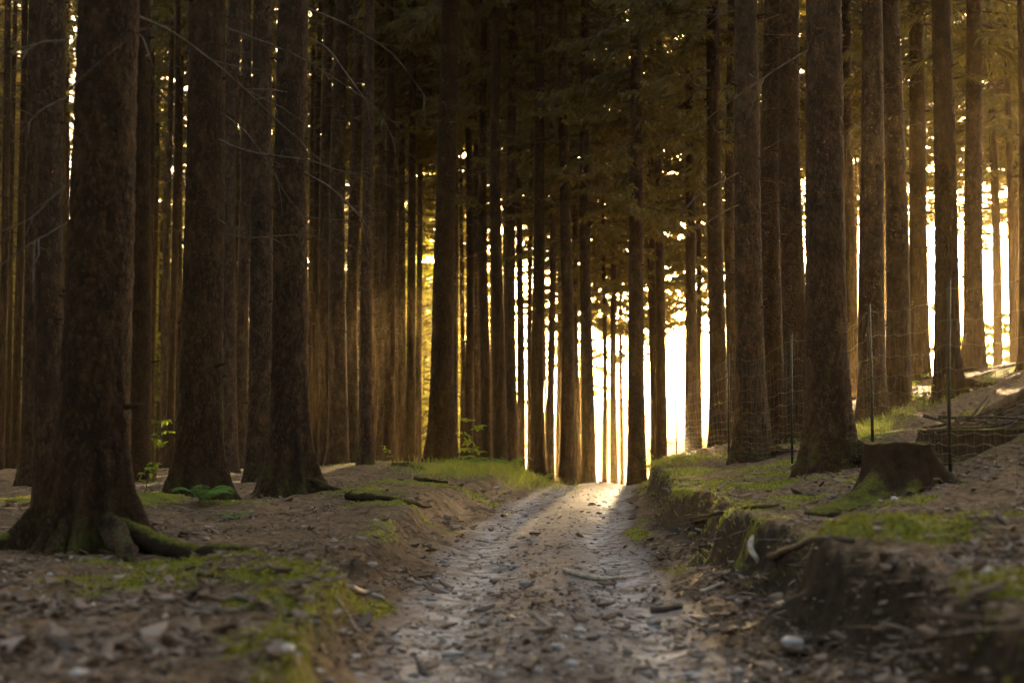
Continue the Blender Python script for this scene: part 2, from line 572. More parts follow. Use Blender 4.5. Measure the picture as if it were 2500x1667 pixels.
def trunk_mb(r, seg, zs, roots=(), flare=.5, fh=.3, seed=0, lump=.02, stubs=0, curve=.05, base_lob=.45, flake=0):
    """tapered trunk with root buttresses; r = radius at 2 m"""
    mb = MB()
    rs = random.Random(seed)
    th = np.arange(seg) / seg * 2 * np.pi
    zs = np.asarray(zs, float)
    Zg, T = np.meshgrid(zs, th, indexing='ij')
    tap = np.clip(1 - (Zg - 2) / (H_TREE - 2) * .93, .02, 1.08)
    lob = base_lob * np.ones_like(T)
    for (ra, rw, rl) in roots:
        d = (T - ra + np.pi) % (2 * np.pi) - np.pi
        lob = lob + rl * np.exp(-(d / rw) ** 2)
    zz = np.clip(Zg, -.2, None)
    fl = flare * np.exp(-zz / fh) * lob + .10 * np.exp(-zz / 1.2)
    rad = r * (tap + fl)
    rad = rad * (1 + lump * fbm(np.cos(T) * 2 + seed, np.sin(T) * 2 + seed, Zg * 2.2, 3)
                 + lump * .9 * vnoise(np.cos(T) * r * 30 + 5, np.sin(T) * r * 30, Zg * 16 + seed) * (Zg < 9))
    if flake:
        a1 = vnoise(np.cos(T) * r * 26 + seed, np.sin(T) * r * 26, Zg * 15)
        a2 = vnoise(np.cos(T) * r * 44 + 9, np.sin(T) * r * 44 + seed, Zg * 26)
        rad = rad + flake * (sstep(-.05, .12, a1) * .6 + sstep(0, .15, a2) * .5 - .5) * (Zg < 7.5)
    cx = curve * np.sin(Zg * .35 + seed) * np.clip(Zg / 4, 0, 1)
    cy = curve * np.cos(Zg * .27 + seed * 2) * np.clip(Zg / 4, 0, 1)
    v = np.stack([rad * np.cos(T) + cx, rad * np.sin(T) + cy, Zg], -1).reshape(-1, 3)
    i = np.arange(len(zs) - 1)[:, None] * seg
    j = np.arange(seg)[None]
    q = np.stack([i + j, i + (j + 1) % seg, i + seg + (j + 1) % seg, i + seg + j], -1).reshape(-1, 4)
    mb.add(v, q)
    for s in range(stubs):
        z = rs.uniform(.9, 9)
        a = rs.uniform(0, 6.28)
        rr = r * max(.02, 1 - (z - 2) / (H_TREE - 2) * .93)
        d = np.array([math.cos(a), math.sin(a), rs.uniform(-.15, .3)])
        b = np.array([curve * math.sin(z * .35 + seed) * min(z / 4, 1), curve * math.cos(z * .27 + 2 * seed) * min(z / 4, 1), z])
        l = rs.uniform(.02, .06) if rs.random() < .75 else rs.uniform(.08, .25)
        w = rs.uniform(.009, .02)
        mb.tube([b + d * rr * .8, b + d * (rr + l * .4), b + d * (rr + l)], [w * 1.5, w, w * .5], 5)
    return mb


def bough(mb, origin, az, L, droop, dens, rs, wid=.05, wood=True):
    """one spruce bough: woody axis with hanging needle sprays"""
    n = 7
    t = np.linspace(0, 1, n)
    d = np.array([math.cos(az), math.sin(az), 0])
    pts = origin + d * (L * t)[:, None] + np.array([0, 0, 1.0]) * (-droop * L * (t ** 1.3) + .16 * L * t ** 3)[:, None]
    pts[1:, :2] += rs.normal(0, .03 * L, (n - 1, 2))
    if wood:
        mb.tube(pts, np.linspace(.012 + .008 * L, .003, n), 3, m=1, cap=False)
    cnt = max(6, int(dens * L))
    tt = rs.uniform(.12, 1, cnt) ** .8
    base = np.stack([np.interp(tt, t, pts[:, i]) for i in range(3)], 1)
    sg = rs.choice([-1, 1], cnt)
    perp = np.array([-d[1], d[0], 0])
    ang = rs.uniform(.25, 1.25, cnt)
    dirv = d * np.cos(ang)[:, None] + perp * (sg * np.sin(ang))[:, None]
    dirv[:, 2] += rs.normal(-.35, .3, cnt)
    dirv /= np.linalg.norm(dirv, axis=1)[:, None]
    ln = (.09 + .22 * L / 2.5 * (1.1 - tt)) * rs.uniform(.6, 1.4, cnt)
    base = base + dirv * (ln * rs.uniform(0, .6, cnt))[:, None]
    side = np.cross(dirv, rs.normal(0, 1, (cnt, 3)))
    side /= np.linalg.norm(side, axis=1)[:, None] + 1e-6
    mb.strips(base, dirv, side, ln, wid * rs.uniform(.6, 1.5, cnt), m=0, droop=.6)


def crown_mesh(name, seed, z0, ztop, L0, dens, mat, step=.42, per=(4, 6), wid=.05, ragged=.3):
    rs = np.random.default_rng(seed)
    mb = MB()
    z = z0
    while z < ztop - .15:
        f = (z - z0) / (ztop - z0)
        L = L0 * (1 - f) ** .75 * (.62 + .38 * min(1, f / .12 + .35))
        for k in range(rs.integers(per[0], per[1] + 1)):
            if rs.random() < ragged * (1 - f) * .8:
                continue
            az = rs.uniform(0, 6.283)
            bough(mb, np.array([0, 0, z + rs.uniform(-.15, .15)]), az, max(.2, L * rs.uniform(.65, 1.2)), .38 - .45 * f + rs.uniform(-.1, .1), dens, rs, wid)
        z += step * rs.uniform(.8, 1.2)
    return mb.mesh(name, [mat, M['twig']], smooth=False)


def dead_crown_mesh(name, seed, z0, z1, lmax, per):
    rs = np.random.default_rng(seed)
    mb = MB()
    z = z0
    while z < z1:
        f = (z - z0) / (z1 - z0)
        for k in range(rs.integers(per[0], per[1] + 1)):
            az = rs.uniform(0, 6.283)
            L = lmax * (.25 + .75 * f) * rs.uniform(.35, 1.1)
            d = np.array([math.cos(az), math.sin(az), 0])
            n = 6
            t = np.linspace(0, 1, n)
            dr = rs.uniform(.15, .55)
            pts = np.array([0, 0, z]) + d * (L * t)[:, None] + np.array([0, 0, 1.]) * (-dr * L * t + .25 * L * t ** 2.5)[:, None]
            pts[1:] += rs.normal(0, .035 * L, (n - 1, 3))
            mb.tube(pts, np.linspace(.012, .003, n), 3, cap=False)
            for s in range(rs.integers(2, 7)):
                ts = rs.uniform(.25, 1)
                b = np.array([np.interp(ts, t, pts[:, i]) for i in range(3)])
                dd = d * .6 + rs.normal(0, .6, 3)
                dd[2] -= .25
                dd /= np.linalg.norm(dd)
                l2 = L * rs.uniform(.15, .4)
                mb.tube([b, b + dd * l2 * .5 + rs.normal(0, .02, 3), b + dd * l2 + np.array([0, 0, -.1 * l2])], [.005, .0035, .002], 3, cap=False)
        z += rs.uniform(.3, .55)
    return mb.mesh(name, M['twig'])


ZS_FAR = [-.6, -.2, 0, .1, .2, .35, .55, .8, 1.2, 1.8, 2.6, 3.5, 4.5, 5.5, 6.5, 7.5, 8.5, 10, 12, 14, 17, 20, 24, 28]
FAR_TRUNK = []
for s in range(5):
    rr = [(random.uniform(0, 6.28), random.uniform(.25, .4), random.uniform(.5, 1.3)) for _ in range(5)]
    FAR_TRUNK.append(trunk_mb(.15, 20, ZS_FAR, rr, .45, .28, seed=s + 20, lump=.035, stubs=46, curve=.06).mesh('far_trunk', M['bark_far']))
CROWN = [crown_mesh('crown_a', 1, 12.0, 28.3, 2.6, 62, M['needle'], wid=.036),
         crown_mesh('crown_b', 2, 9.6, 28.4, 2.7, 70, M['needle'], wid=.036),
         crown_mesh('crown_c', 3, 13.4, 28.2, 2.4, 62, M['needle'], wid=.036),
         crown_mesh('crown_d', 4, 6.4, 28.4, 2.7, 80, M['needle'], wid=.034, ragged=.2)]
DEAD = [dead_crown_mesh('dead_a', 11, 3.4, 12.0, 1.7, (2, 4)), dead_crown_mesh('dead_b', 12, 4.5, 13.0, 1.9, (2, 5)), dead_crown_mesh('dead_c', 13, 2.4, 8.0, 1.4, (1, 4))]
YOUNG = [crown_mesh('young_a', 31, .5, 9.5, 2.0, 60, M['young'], step=.32, per=(5, 7), wid=.035, ragged=.1),
         crown_mesh('young_b', 32, .8, 12.0, 2.3, 58, M['young'], step=.36, per=(5, 7), wid=.035, ragged=.15)]


def link_mesh(name, me, parent, scale=(1, 1, 1), rz=0, loc=(0, 0, 0)):
    o = bpy.data.objects.new(name, me)
    C.objects.link(o)
    o.parent = parent
    o.scale = scale
    o.location = loc
    o.rotation_euler = (0, 0, rz)
    return o


def px_x(px, Yd):
    return (px - 1250) * K * 1.0018 * Yd


# ---- near trees: own trunk mesh each.  (xl, xr at image row 850, Y, top shift px, roots, flare, label)
ZS_NEAR = list(np.arange(-.5, 4.2, .026)) + list(np.arange(4.2, 7.6, .06)) + [8, 9.5, 11, 13, 15, 18, 21, 24, 28]
NEAR = {}


def near_tree(key, xl, xr, Yd, label, roots, flare=.5, fh=.3, lean=(0, 0), crown=0, dead=None, seg=120, lump=.022, stubs=40, group='spruces beside the track'):
    X0 = px_x((xl + xr) / 2, Yd)
    zv = CAM_H + (1046 - 850) * K * Yd
    r = (xr - xl) / 2 * K * Yd
    r = r / (1 - (zv - 2) / (H_TREE - 2) * .93)
    zb = gz(X0, Yd)
    root = empty('spruce_tree', (X0, Yd, zb), label, 'tree', group)
    root.rotation_euler = (lean[1], lean[0], 0)
    # keep the traced column in place when the tree leans
    root.location.x -= math.tan(lean[0]) * (zv - zb)
    s = int(abs(X0 * 10)) + 3
    trunk_mb(r, seg, ZS_NEAR, roots, flare, fh, seed=s, lump=lump, stubs=stubs, curve=.03, base_lob=.26, flake=.010).build('trunk', M['bark'], root)
    link_mesh('crown', CROWN[crown], root, (.72, .72, 1), rz=s)
    if dead is not None:
        link_mesh('bare_lower_crown', DEAD[dead], root, rz=s * 1.7)
    NEAR[key] = (root, r, Yd)
    return root


def limb(key, pts, r0, r1, twigs=3):
    """a dead limb of a near tree, through photograph points (px, py, Y)"""
    root = NEAR[key][0]
    P = smooth_path([at(*q) for q in pts], 22)
    P = P + .012 * np.stack([fbm(P[:, 0] * 3, P[:, 2] * 3, i, 2) for i in range(3)], 1) * np.linspace(0, 3, 22)[:, None]
    inv = np.array((Matrix.Translation(root.location) @ root.rotation_euler.to_matrix().to_4x4()).inverted())
    P = P @ inv[:3, :3].T + inv[:3, 3]
    mb = MB()
    mb.tube(P, np.linspace(r0 * .75, r1 * .7, 22), 6, wob=.35)
    rs = np.random.default_rng(int(abs(pts[0][0] + pts[0][1])))
    for _ in range(twigs):
        i = rs.integers(6, 20)
        d = P[i] - P[i - 1]
        d /= np.linalg.norm(d)
        dd = d * .7 + rs.normal(0, .5, 3) + np.array([0, 0, -.25])
        l = rs.uniform(.12, .4)
        mb.tube([P[i], P[i] + dd * l * .5 + rs.normal(0, .015, 3), P[i] + dd * l], [r1 * 1.4, r1, r1 * .6], 4)
    mb.build('dead_limb', M['twig'], root)


near_tree('BIG', 157, 312, 10.0, 'massive dark spruce with long mossy roots spreading over the near ground', 
          [(-.3, .22, 1.75), (-.95, .16, .9), (-1.5, .17, 1.2), (-2.15, .2, 1.0), (-2.75, .16, .8), (3.3, .24, 1.7), (.9, .3, .9), (2.2, .3, .9)], 1.0, .29, lean=(.012, 0), crown=0, seg=150, lump=.03, stubs=14)
near_tree('T2', 441, 540, 16.0, 'stout spruce with a bright green fern at its mossy foot', [(-.3, .3, 1.2), (-1.4, .35, .7), (3.4, .35, .8), (1.4, .5, .5)], .8, .33, crown=2)
near_tree('E', 609, 664, 21.0, 'knotty mid-brown spruce standing just behind the buttressed spruce', [(3.6, .4, .7), (-.8, .4, .7), (-2, .4, .6)], .45, .3, crown=2, stubs=70)
near_tree('F', 669, 753, 17.0, 'spruce with ribbed root buttresses and rough sunlit edge above bare needle ground', [(-.35, .22, 1.5), (-1.0, .2, .9), (-1.7, .25, .9), (-2.4, .3, .9), (3.3, .3, .7), (.6, .3, .8)], 1.0, .38, crown=0)
near_tree('K', 880, 908, 27.0, 'slim spruce with a little root flare, alone on the mossy bank top', [(-.2, .3, 1.0), (3.2, .3, .9), (-1.5, .4, .6)], .55, .3, crown=1, dead=0, stubs=30)
near_tree('Q', 1056, 1109, 29.0, 'thick spruce leaning slightly, beside the pale lit gap on the bank crest', [(-.2, .4, 1.0), (3.3, .4, 1.2), (-1.5, .5, .8)], .5, .6, lean=(.012, 0), crown=1, dead=1)
near_tree('AH', 1534, 1573, 31.0, 'stout dark spruce at the end of the track, in front of white light', [(-.2, .4, .7), (3.3, .4, .7)], .4, .3, crown=3, dead=1)
near_tree('A', 1799, 1865, 20.0, 'rough-barked spruce with flared mossy foot in front of the wire fence', [(-.1, .3, 1.0), (3.3, .3, 1.1), (-1.5, .4, .9), (-.8, .2, .6)], .6, .42, crown=1, dead=2, stubs=50, lean=(-.006, 0))
near_tree('B', 1970, 2066, 15.5, 'broad dark spruce just behind the sawn stump, with humped roots', [(-.35, .35, 1.4), (-1.1, .3, .9), (3.2, .3, .8), (-2.2, .4, .7)], .65, .38, crown=0, lump=.025, stubs=30)
near_tree('AU', 2284, 2338, 22.0, 'dark spruce with a sweeping foot root on the high ground beyond the fence', [(-.2, .25, 1.7), (3.3, .35, .6), (-1.5, .4, .5)], .6, .32, crown=1, stubs=40)

# dead limbs seen against the darkness
limb('BIG', [(300, 24, 10.05), (340, 42, 10.4), (425, 80, 10.8), (532, 165, 11.2), (617, 234, 11.5), (718, 330, 11.9), (771, 378, 12.1), (825, 432, 12.2)], .016, .004, 4)
limb('BIG', [(305, 60, 10.05), (350, 95, 9.8), (366, 130, 9.7), (380, 175, 9.6)], .012, .004, 2)
limb('BIG', [(170, 215, 9.9), (195, 200, 9.6), (222, 176, 9.4)], .016, .006, 1)
limb('T2', [(536, 64, 16), (612, 90, 16.3), (691, 122, 16.5), (771, 160, 16.8), (834, 200, 17), (918, 262, 17.3), (1020, 350, 17.6)], .018, .004, 5)
limb('T2', [(528, 338, 15.9), (560, 357, 15.8), (638, 378, 15.7), (745, 388, 15.8), (834, 420, 15.9), (962, 458, 16)], .02, .005, 4)
limb('T2', [(532, 570, 15.9), (560, 574, 15.7), (612, 582, 15.6), (691, 574, 15.6), (774, 576, 15.6)], .016, .005, 1)
limb('T2', [(538, 277, 15.95), (570, 296, 15.6), (612, 335, 15.4), (670, 426, 15.4), (713, 495, 15.4), (766, 569, 15.5)], .013, .004, 3)
limb('T2', [(536, 538, 15.9), (560, 556, 15.7), (612, 562, 15.6)], .012, .004, 1)
limb('F', [(742, 421, 16.9), (798, 452, 16.7), (833, 479, 16.6), (886, 537, 16.5), (945, 620, 16.5)], .022, .005, 4)
limb('F', [(745, 90, 17), (800, 115, 16.8), (893, 245, 16.6), (950, 305, 16.6), (965, 350, 16.6), (960, 415, 16.6)], .02, .004, 3)
limb('F', [(748, 20, 17), (850, 60, 17.3), (960, 130, 17.6), (1060, 260, 18)], .018, .004, 4)
limb('B', [(1976, 122, 15.5), (1879, 181, 15.3), (1783, 245, 15.4), (1666, 335, 15.6)], .018, .004, 6)
limb('A', [(1806, 420, 19.9), (1760, 445, 19.6), (1700, 480, 19.4), (1660, 520, 19.3)], .014, .004, 5)
limb('A', [(1806, 500, 19.9), (1770, 515, 19.6), (1722, 545, 19.4), (1690, 590, 19.3)], .013, .004, 4)
limb('A', [(1860, 370, 19.9), (1890, 350, 19.7), (1930, 325, 19.6), (1960, 318, 19.5)], .012, .004, 3)

limb('BIG', [(162, 455, 10.0), (117, 490, 9.9), (80, 526, 9.8), (18, 562, 9.8)], .013, .004, 3)
limb('BIG', [(163, 545, 10.0), (120, 570, 9.8), (85, 584, 9.7), (-4, 650, 9.6)], .013, .005, 3)
limb('BIG', [(163, 240, 10.0), (130, 255, 9.9), (98, 271, 9.8), (60, 310, 9.7), (30, 346, 9.7)], .014, .004, 3)
limb('BIG', [(158, 100, 10.0), (98, 101, 9.8), (55, 128, 9.7), (0, 142, 9.6)], .013, .005, 2)
# running roots of the big spruce and of the others
def root_part(key, pts, r0, r1, moss=False):
    root = NEAR[key][0]
    P = smooth_path([(x, y, gz(x, y) + h) for x, y, h in pts], 20)
    inv = np.array((Matrix.Translation(root.location) @ root.rotation_euler.to_matrix().to_4x4()).inverted())
    P = P @ inv[:3, :3].T + inv[:3, 3]
    mb = MB()
    mb.tube(P - np.array([0, 0, .35 * r0]), np.linspace(r0, r1, 20), 14, wob=.45)
    mb.build('root', M['mossroot'] if moss else M['bark'], root)


bx, by = NEAR['BIG'][0].location[:2]
root_part('BIG', [(bx + .24, by - .10, .22), (bx + .48, by - .25, .09), (bx + .85, by - .5, .04), (bx + 1.25, by - .85, .03), (bx + 1.6, by - 1.3, -.02)], .085, .035, moss=True)
root_part('BIG', [(bx + .2, by - .25, .2), (bx + .35, by - .45, .06), (bx + .55, by - .75, .0), (bx + .75, by - .95, -.05)], .09, .03)
root_part('BIG', [(bx - .25, by - .05, .22), (bx - .5, by - .15, .10), (bx - .75, by - .22, .04), (bx - 1.1, by - .3, -.03)], .085, .035, moss=True)
root_part('BIG', [(bx - .08, by - .28, .18), (bx - .1, by - .5, .02), (bx - .15, by - .7, -.05)], .09, .03)
root_part('F', [(NEAR['F'][0].location.x + .22, 16.9, .2), (NEAR['F'][0].location.x + .45, 16.75, .06), (NEAR['F'][0].location.x + .8, 16.5, -.03)], .07, .025)
root_part('AU', [(NEAR['AU'][0].location.x + .2, 21.9, .2), (NEAR['AU'][0].location.x + .45, 21.8, .06), (NEAR['AU'][0].location.x + .8, 21.6, -.04)], .08, .03)
root_part('B', [(NEAR['B'][0].location.x + .15, 15.3, .25), (NEAR['B'][0].location.x + .42, 15.1, .14), (NEAR['B'][0].location.x + .62, 14.9, -.03)], .12, .06)
root_part('A', [(NEAR['A'][0].location.x + .2, 19.9, .16), (NEAR['A'][0].location.x + .42, 19.8, .06), (NEAR['A'][0].location.x + .7, 19.6, -.03)], .07, .03)

# ---- the trees behind, traced one by one: (xl, xr at row 850, Y, look)
SEGS = [
    ('the massive spruce with spreading roots', -1, [(97, 157, 14, 'dark'), (60, 98, 20, 'dark'), (34, 52, 30, 'dim'), (-6, 12, 28, 'dim'), (14, 30, 40, 'dark')]),
    ('the massive spruce with spreading roots', 1, [(322, 366, 22, 'dark'), (348, 366, 40, 'dim'), (396, 411, 38, 'edge-lit'), (412, 428, 34, 'dark'), (430, 443, 42, 'edge-lit')]),
    ('the fern-footed spruce', 1, [(540, 579, 26, 'dark'), (579, 606, 29, 'dim')]),
    ('the spruce with ribbed buttresses', 1, [(753, 764, 42, 'edge-lit'), (765, 781, 38, 'dark'), (782, 808, 33, 'dim'), (808, 847, 31, 'edge-lit'), (850, 878, 35, 'dark')]),
    ('the slim spruce on the bank top', 1, [(909, 921, 44, 'dark'), (922, 939, 39, 'dim'), (939, 963, 35, 'pale'), (963, 973, 46, 'amber'), (974, 992, 39, 'dark'), (993, 1013, 37, 'dark'), (1015, 1029, 41, 'pale')]),
    ('the leaning bank-crest spruce', 1, [(1107, 1118, 40, 'dark'), (1123, 1134, 46, 'amber'), (1134, 1153, 37, 'dark'), (1153, 1175, 41, 'pale'), (1174, 1196, 34, 'dark'), (1194, 1200, 58, 'amber'), (1205, 1233, 32, 'dark'), (1238, 1263, 34, 'dark'), (1262, 1279, 42, 'pale'), (1289, 1301, 48, 'amber')]),
    ('the narrow white slot by the grassy bank', 1, [(1300, 1327, 33, 'dark'), (1329, 1335, 60, 'amber'), (1337, 1353, 40, 'dark'), (1362, 1367, 60, 'amber'), (1369, 1397, 33, 'dark'), (1402, 1414, 47, 'dark'), (1422, 1449, 34, 'dark'), (1470, 1480, 50, 'dim'), (1491, 1505, 45, 'dark'), (1513, 1521, 55, 'amber')]),
    ('the stout spruce ending the track', 1, [(1587, 1606, 42, 'amber'), (1604, 1625, 37, 'dark'), (1673, 1698, 35, 'amber'), (1699, 1712, 42, 'dim'), (1734, 1770, 29, 'dim'), (1778, 1803, 33, 'dark')]),
    ('the rough-barked spruce by the fence', 1, [(1864, 1913, 24, 'pale'), (1920, 1973, 23, 'dark')]),
    ('the broad spruce behind the stump', 1, [(2067, 2095, 32, 'amber'), (2102, 2156, 23, 'dim'), (2157, 2168, 52, 'amber'), (2165, 2214, 24, 'dark'), (2226, 2265, 28, 'pale')]),
    ('the foot-root spruce beyond the fence', 1, [(2336, 2347, 50, 'amber'), (2362, 2402, 27, 'pale'), (2425, 2444, 40, 'amber'), (2466, 2481, 36, 'dark'), (2482, 2500, 44, 'amber'), (2494, 2530, 22, 'dark')]),
]
ORD = ['first', 'second', 'third', 'fourth', 'fifth', 'sixth', 'seventh', 'eighth', 'ninth', 'tenth', 'eleventh']
LOOK = {'dark': 'dark', 'dim': 'dim brown', 'edge-lit': 'edge-lit', 'pale': 'paler knotted', 'amber': 'amber-lit'}
FAR_LIST = []
for lm, sgn, lst in SEGS:
    lst = sorted(lst, key=lambda q: sgn * (q[0] + q[1]))
    for i, (xl, xr, Yd, look) in enumerate(lst):
        Xc = px_x((xl + xr) / 2, Yd)
        zv = CAM_H + (1046 - 850) * K * Yd
        r = (xr - xl) / 2 * K * Yd / (1 - (zv - 2) / (H_TREE - 2) * .93)
        size = 'thin' if r < .08 else 'slim' if r < .125 else 'medium' if r < .17 else 'thick'
        lab = f"{size} {LOOK[look]} spruce, {ORD[i]} trunk {'right' if sgn > 0 else 'left'} of {lm}"
        root = empty('spruce_tree', (Xc, Yd, gz(Xc, Yd)), lab, 'tree', 'tall spruces of the stand')
        lean = random.uniform(-.004, .004)
        root.rotation_euler = (random.uniform(-.01, .01), lean, 0)
        root.location.x -= math.tan(lean) * zv
        rz = random.uniform(0, 6.28)
        link_mesh('trunk', FAR_TRUNK[random.randrange(5)], root, (1.1 * r / .15, 1.1 * r / .15, 1), rz)
        px = (xl + xr) / 2
        if 1390 < px < 1800:
            c = random.choice([1, 3, 3])
        elif px < 960:
            c = random.choice([0, 2, 2])
        elif px > 1800:
            c = 3 if Yd > 26 else 1
        else:
            c = random.choice([0, 1, 1])
        sc = random.uniform(.85, 1.1)
        link_mesh('crown', CROWN[c], root, (sc, sc, 1), random.uniform(0, 6.28))
        if px > 740 and Yd > 22:
            link_mesh('bare_lower_crown', DEAD[random.randrange(3)], root, (.9, .9, 1), random.uniform(0, 6.28))
        elif Yd > 24:
            link_mesh('bare_lower_crown', DEAD[1], root, (.7, .7, 1), random.uniform(0, 6.28))
        FAR_LIST.append((root, px, Yd, r))

# a low green bough reaching across between two trunks at the crest
for root, px, Yd, r in FAR_LIST:
    if abs(px - 1250.5) < 1:
        mb = MB()
        rs = np.random.default_rng(5)
        for az, z in ((3.0, 6.9), (3.3, 6.7), (.1, 6.8), (-.4, 6.6), (-1.4, 6.8)):
            bough(mb, np.array([0, 0, z]), az, 1.3, .12, 90, rs, .05)
        mb.build('bough', [M['needle'], M['twig']], root, smooth=False)

# ---- deeper rows: trunks and bushy young trees closing the view (fewer on the sunny side)
rs = np.random.default_rng(21)
deep = []
tries = 0
while len(deep) < 62 and tries < 4000:
    tries += 1
    Yd = rs.uniform(44, 74)
    px = rs.uniform(-120, 2620)
    if px > 1180 and rs.random() < .72:
        continue
    if 1440 < px < 1790 or 2200 < px < 2480:
        continue
    x = px_x(px, Yd)
    if all((x - a) ** 2 + (Yd - b) ** 2 > 2.2 ** 2 for a, b in deep):
        deep.append((x, Yd))
behind = [q for q in FAR_LIST if q[1] > 1290 and q[3] > .09]
for root_, px, Yd, r_ in behind:      # a second rank standing in line with the first on the sunny side
    Y2 = rs.uniform(46, 64) if px > 1700 else Yd + rs.uniform(10, 24)
    if Y2 < 66 and Y2 > 40:
        deep.append((root_.location.x / Yd * Y2, Y2))
for i, (x, Yd) in enumerate(deep):
    left = x < 0
    root = empty('spruce_tree', (x, Yd, gz(x, Yd)), 'far slender spruce half hidden among the trunk rows', 'tree', 'slender spruces deep in the stand')
    r = rs.uniform(.10, .15)
    link_mesh('trunk', FAR_TRUNK[rs.integers(5)], root, (r / .15, r / .15, 1), rs.uniform(0, 6))
    link_mesh('crown', CROWN[(3 if .04 < x / Yd < .15 else 1) if x > 2 else [1, 0, 2][rs.integers(3)]], root, (1.2, 1.2, 1) if x > 0 else (1.1, 1.1, 1), rs.uniform(0, 6))
    link_mesh('bare_lower_crown', DEAD[rs.integers(3)], root, (.8, .8, 1), rs.uniform(0, 6))
yng = []
tries = 0
while len(yng) < 66 and tries < 6000:
    tries += 1
    Yd = rs.uniform(66, 116)
    px = rs.uniform(-200, 1110)
    x = px_x(px, Yd)
    if all((x - a) ** 2 + (Yd - b) ** 2 > 2.4 ** 2 for a, b in yng):
        yng.append((x, Yd))
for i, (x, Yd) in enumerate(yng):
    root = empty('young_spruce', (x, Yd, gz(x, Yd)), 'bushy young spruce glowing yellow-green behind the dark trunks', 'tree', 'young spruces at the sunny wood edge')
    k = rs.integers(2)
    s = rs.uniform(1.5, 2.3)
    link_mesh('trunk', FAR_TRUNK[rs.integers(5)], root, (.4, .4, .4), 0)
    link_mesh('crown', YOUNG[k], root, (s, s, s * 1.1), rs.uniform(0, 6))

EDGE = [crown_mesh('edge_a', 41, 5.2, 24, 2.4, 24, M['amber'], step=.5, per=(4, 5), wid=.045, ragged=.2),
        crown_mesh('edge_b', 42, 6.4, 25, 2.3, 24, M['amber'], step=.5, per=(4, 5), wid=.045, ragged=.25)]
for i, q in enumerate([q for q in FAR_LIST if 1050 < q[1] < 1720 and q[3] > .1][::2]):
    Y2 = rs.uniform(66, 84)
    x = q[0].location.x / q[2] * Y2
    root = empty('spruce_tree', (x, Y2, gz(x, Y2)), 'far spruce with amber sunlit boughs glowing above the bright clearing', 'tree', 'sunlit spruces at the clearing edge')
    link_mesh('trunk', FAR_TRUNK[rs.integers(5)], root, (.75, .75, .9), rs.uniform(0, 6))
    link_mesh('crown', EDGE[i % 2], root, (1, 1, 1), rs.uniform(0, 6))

# ---- unseen stand at both sides and behind the viewpoint, added to block light
rs = np.random.default_rng(44)
mb = MB()
packs = []
for nm_, z0_, L_, seed_ in (('high_crown', 7.0, 3.3, 77), ('full_crown', .8, 3.0, 78)):
    low = crown_mesh(nm_, seed_, z0_, 27, L_, 11, M['needle'], step=.5, per=(5, 6), wid=.22, ragged=.05)
    lv = np.zeros(len(low.vertices) * 3, np.float32)
    low.vertices.foreach_get('co', lv)
    lq = np.array([list(pp.vertices) for pp in low.polygons if len(pp.vertices) == 4])
    lm_ = np.array([pp.material_index for pp in low.polygons if len(pp.vertices) == 4])
    packs.append((lv.reshape(-1, 3), lq[lm_ == 0]))
    bpy.data.meshes.remove(low)
spots = []
tries = 0
while len(spots) < 130 and tries < 12000:
    tries += 1
    x, y = rs.uniform(-36, 36), rs.uniform(-26, 58)
    if y > 0 and abs(x) < .40 * y + 2.4:
        continue
    if abs(x - .5) < 3.2 and y > 0:
        continue
    if y > 25 and x > 0:
        continue
    if 5 < y < 22 and abs(x) < 4.4:  # gap kept open to let sky light down onto the track
        continue
    if all((x - a) ** 2 + (y - b) ** 2 > 2.3 ** 2 for a, b in spots):
        spots.append((x, y))
for x, y in spots:
    zb = gz(x, y)
    a = rs.uniform(0, 6.28)
    rot = np.array([[math.cos(a), -math.sin(a), 0], [math.sin(a), math.cos(a), 0], [0, 0, 1]])
    full = y < -7 or abs(x) > 15 and y < 25  # crowns down to the ground to stop low light
    lv, lq = packs[1 if full else 0]
    mb.add(lv @ rot.T + np.array([x, y, zb]), lq, m=0)
    zt = np.array([-.3, 0, .3, 1, 4, 8, 14, 20, 24.])
    mb.tube(np.stack([np.full(9, x), np.full(9, y), zb + zt], 1), np.array([.36, .3, .24, .2, .18, .15, .11, .06, .01]), 10, m=1)
o = mb.build('light_blocking_forest', [M['needle'], M['bark_far']], smooth=False)
o['kind'] = 'stuff'

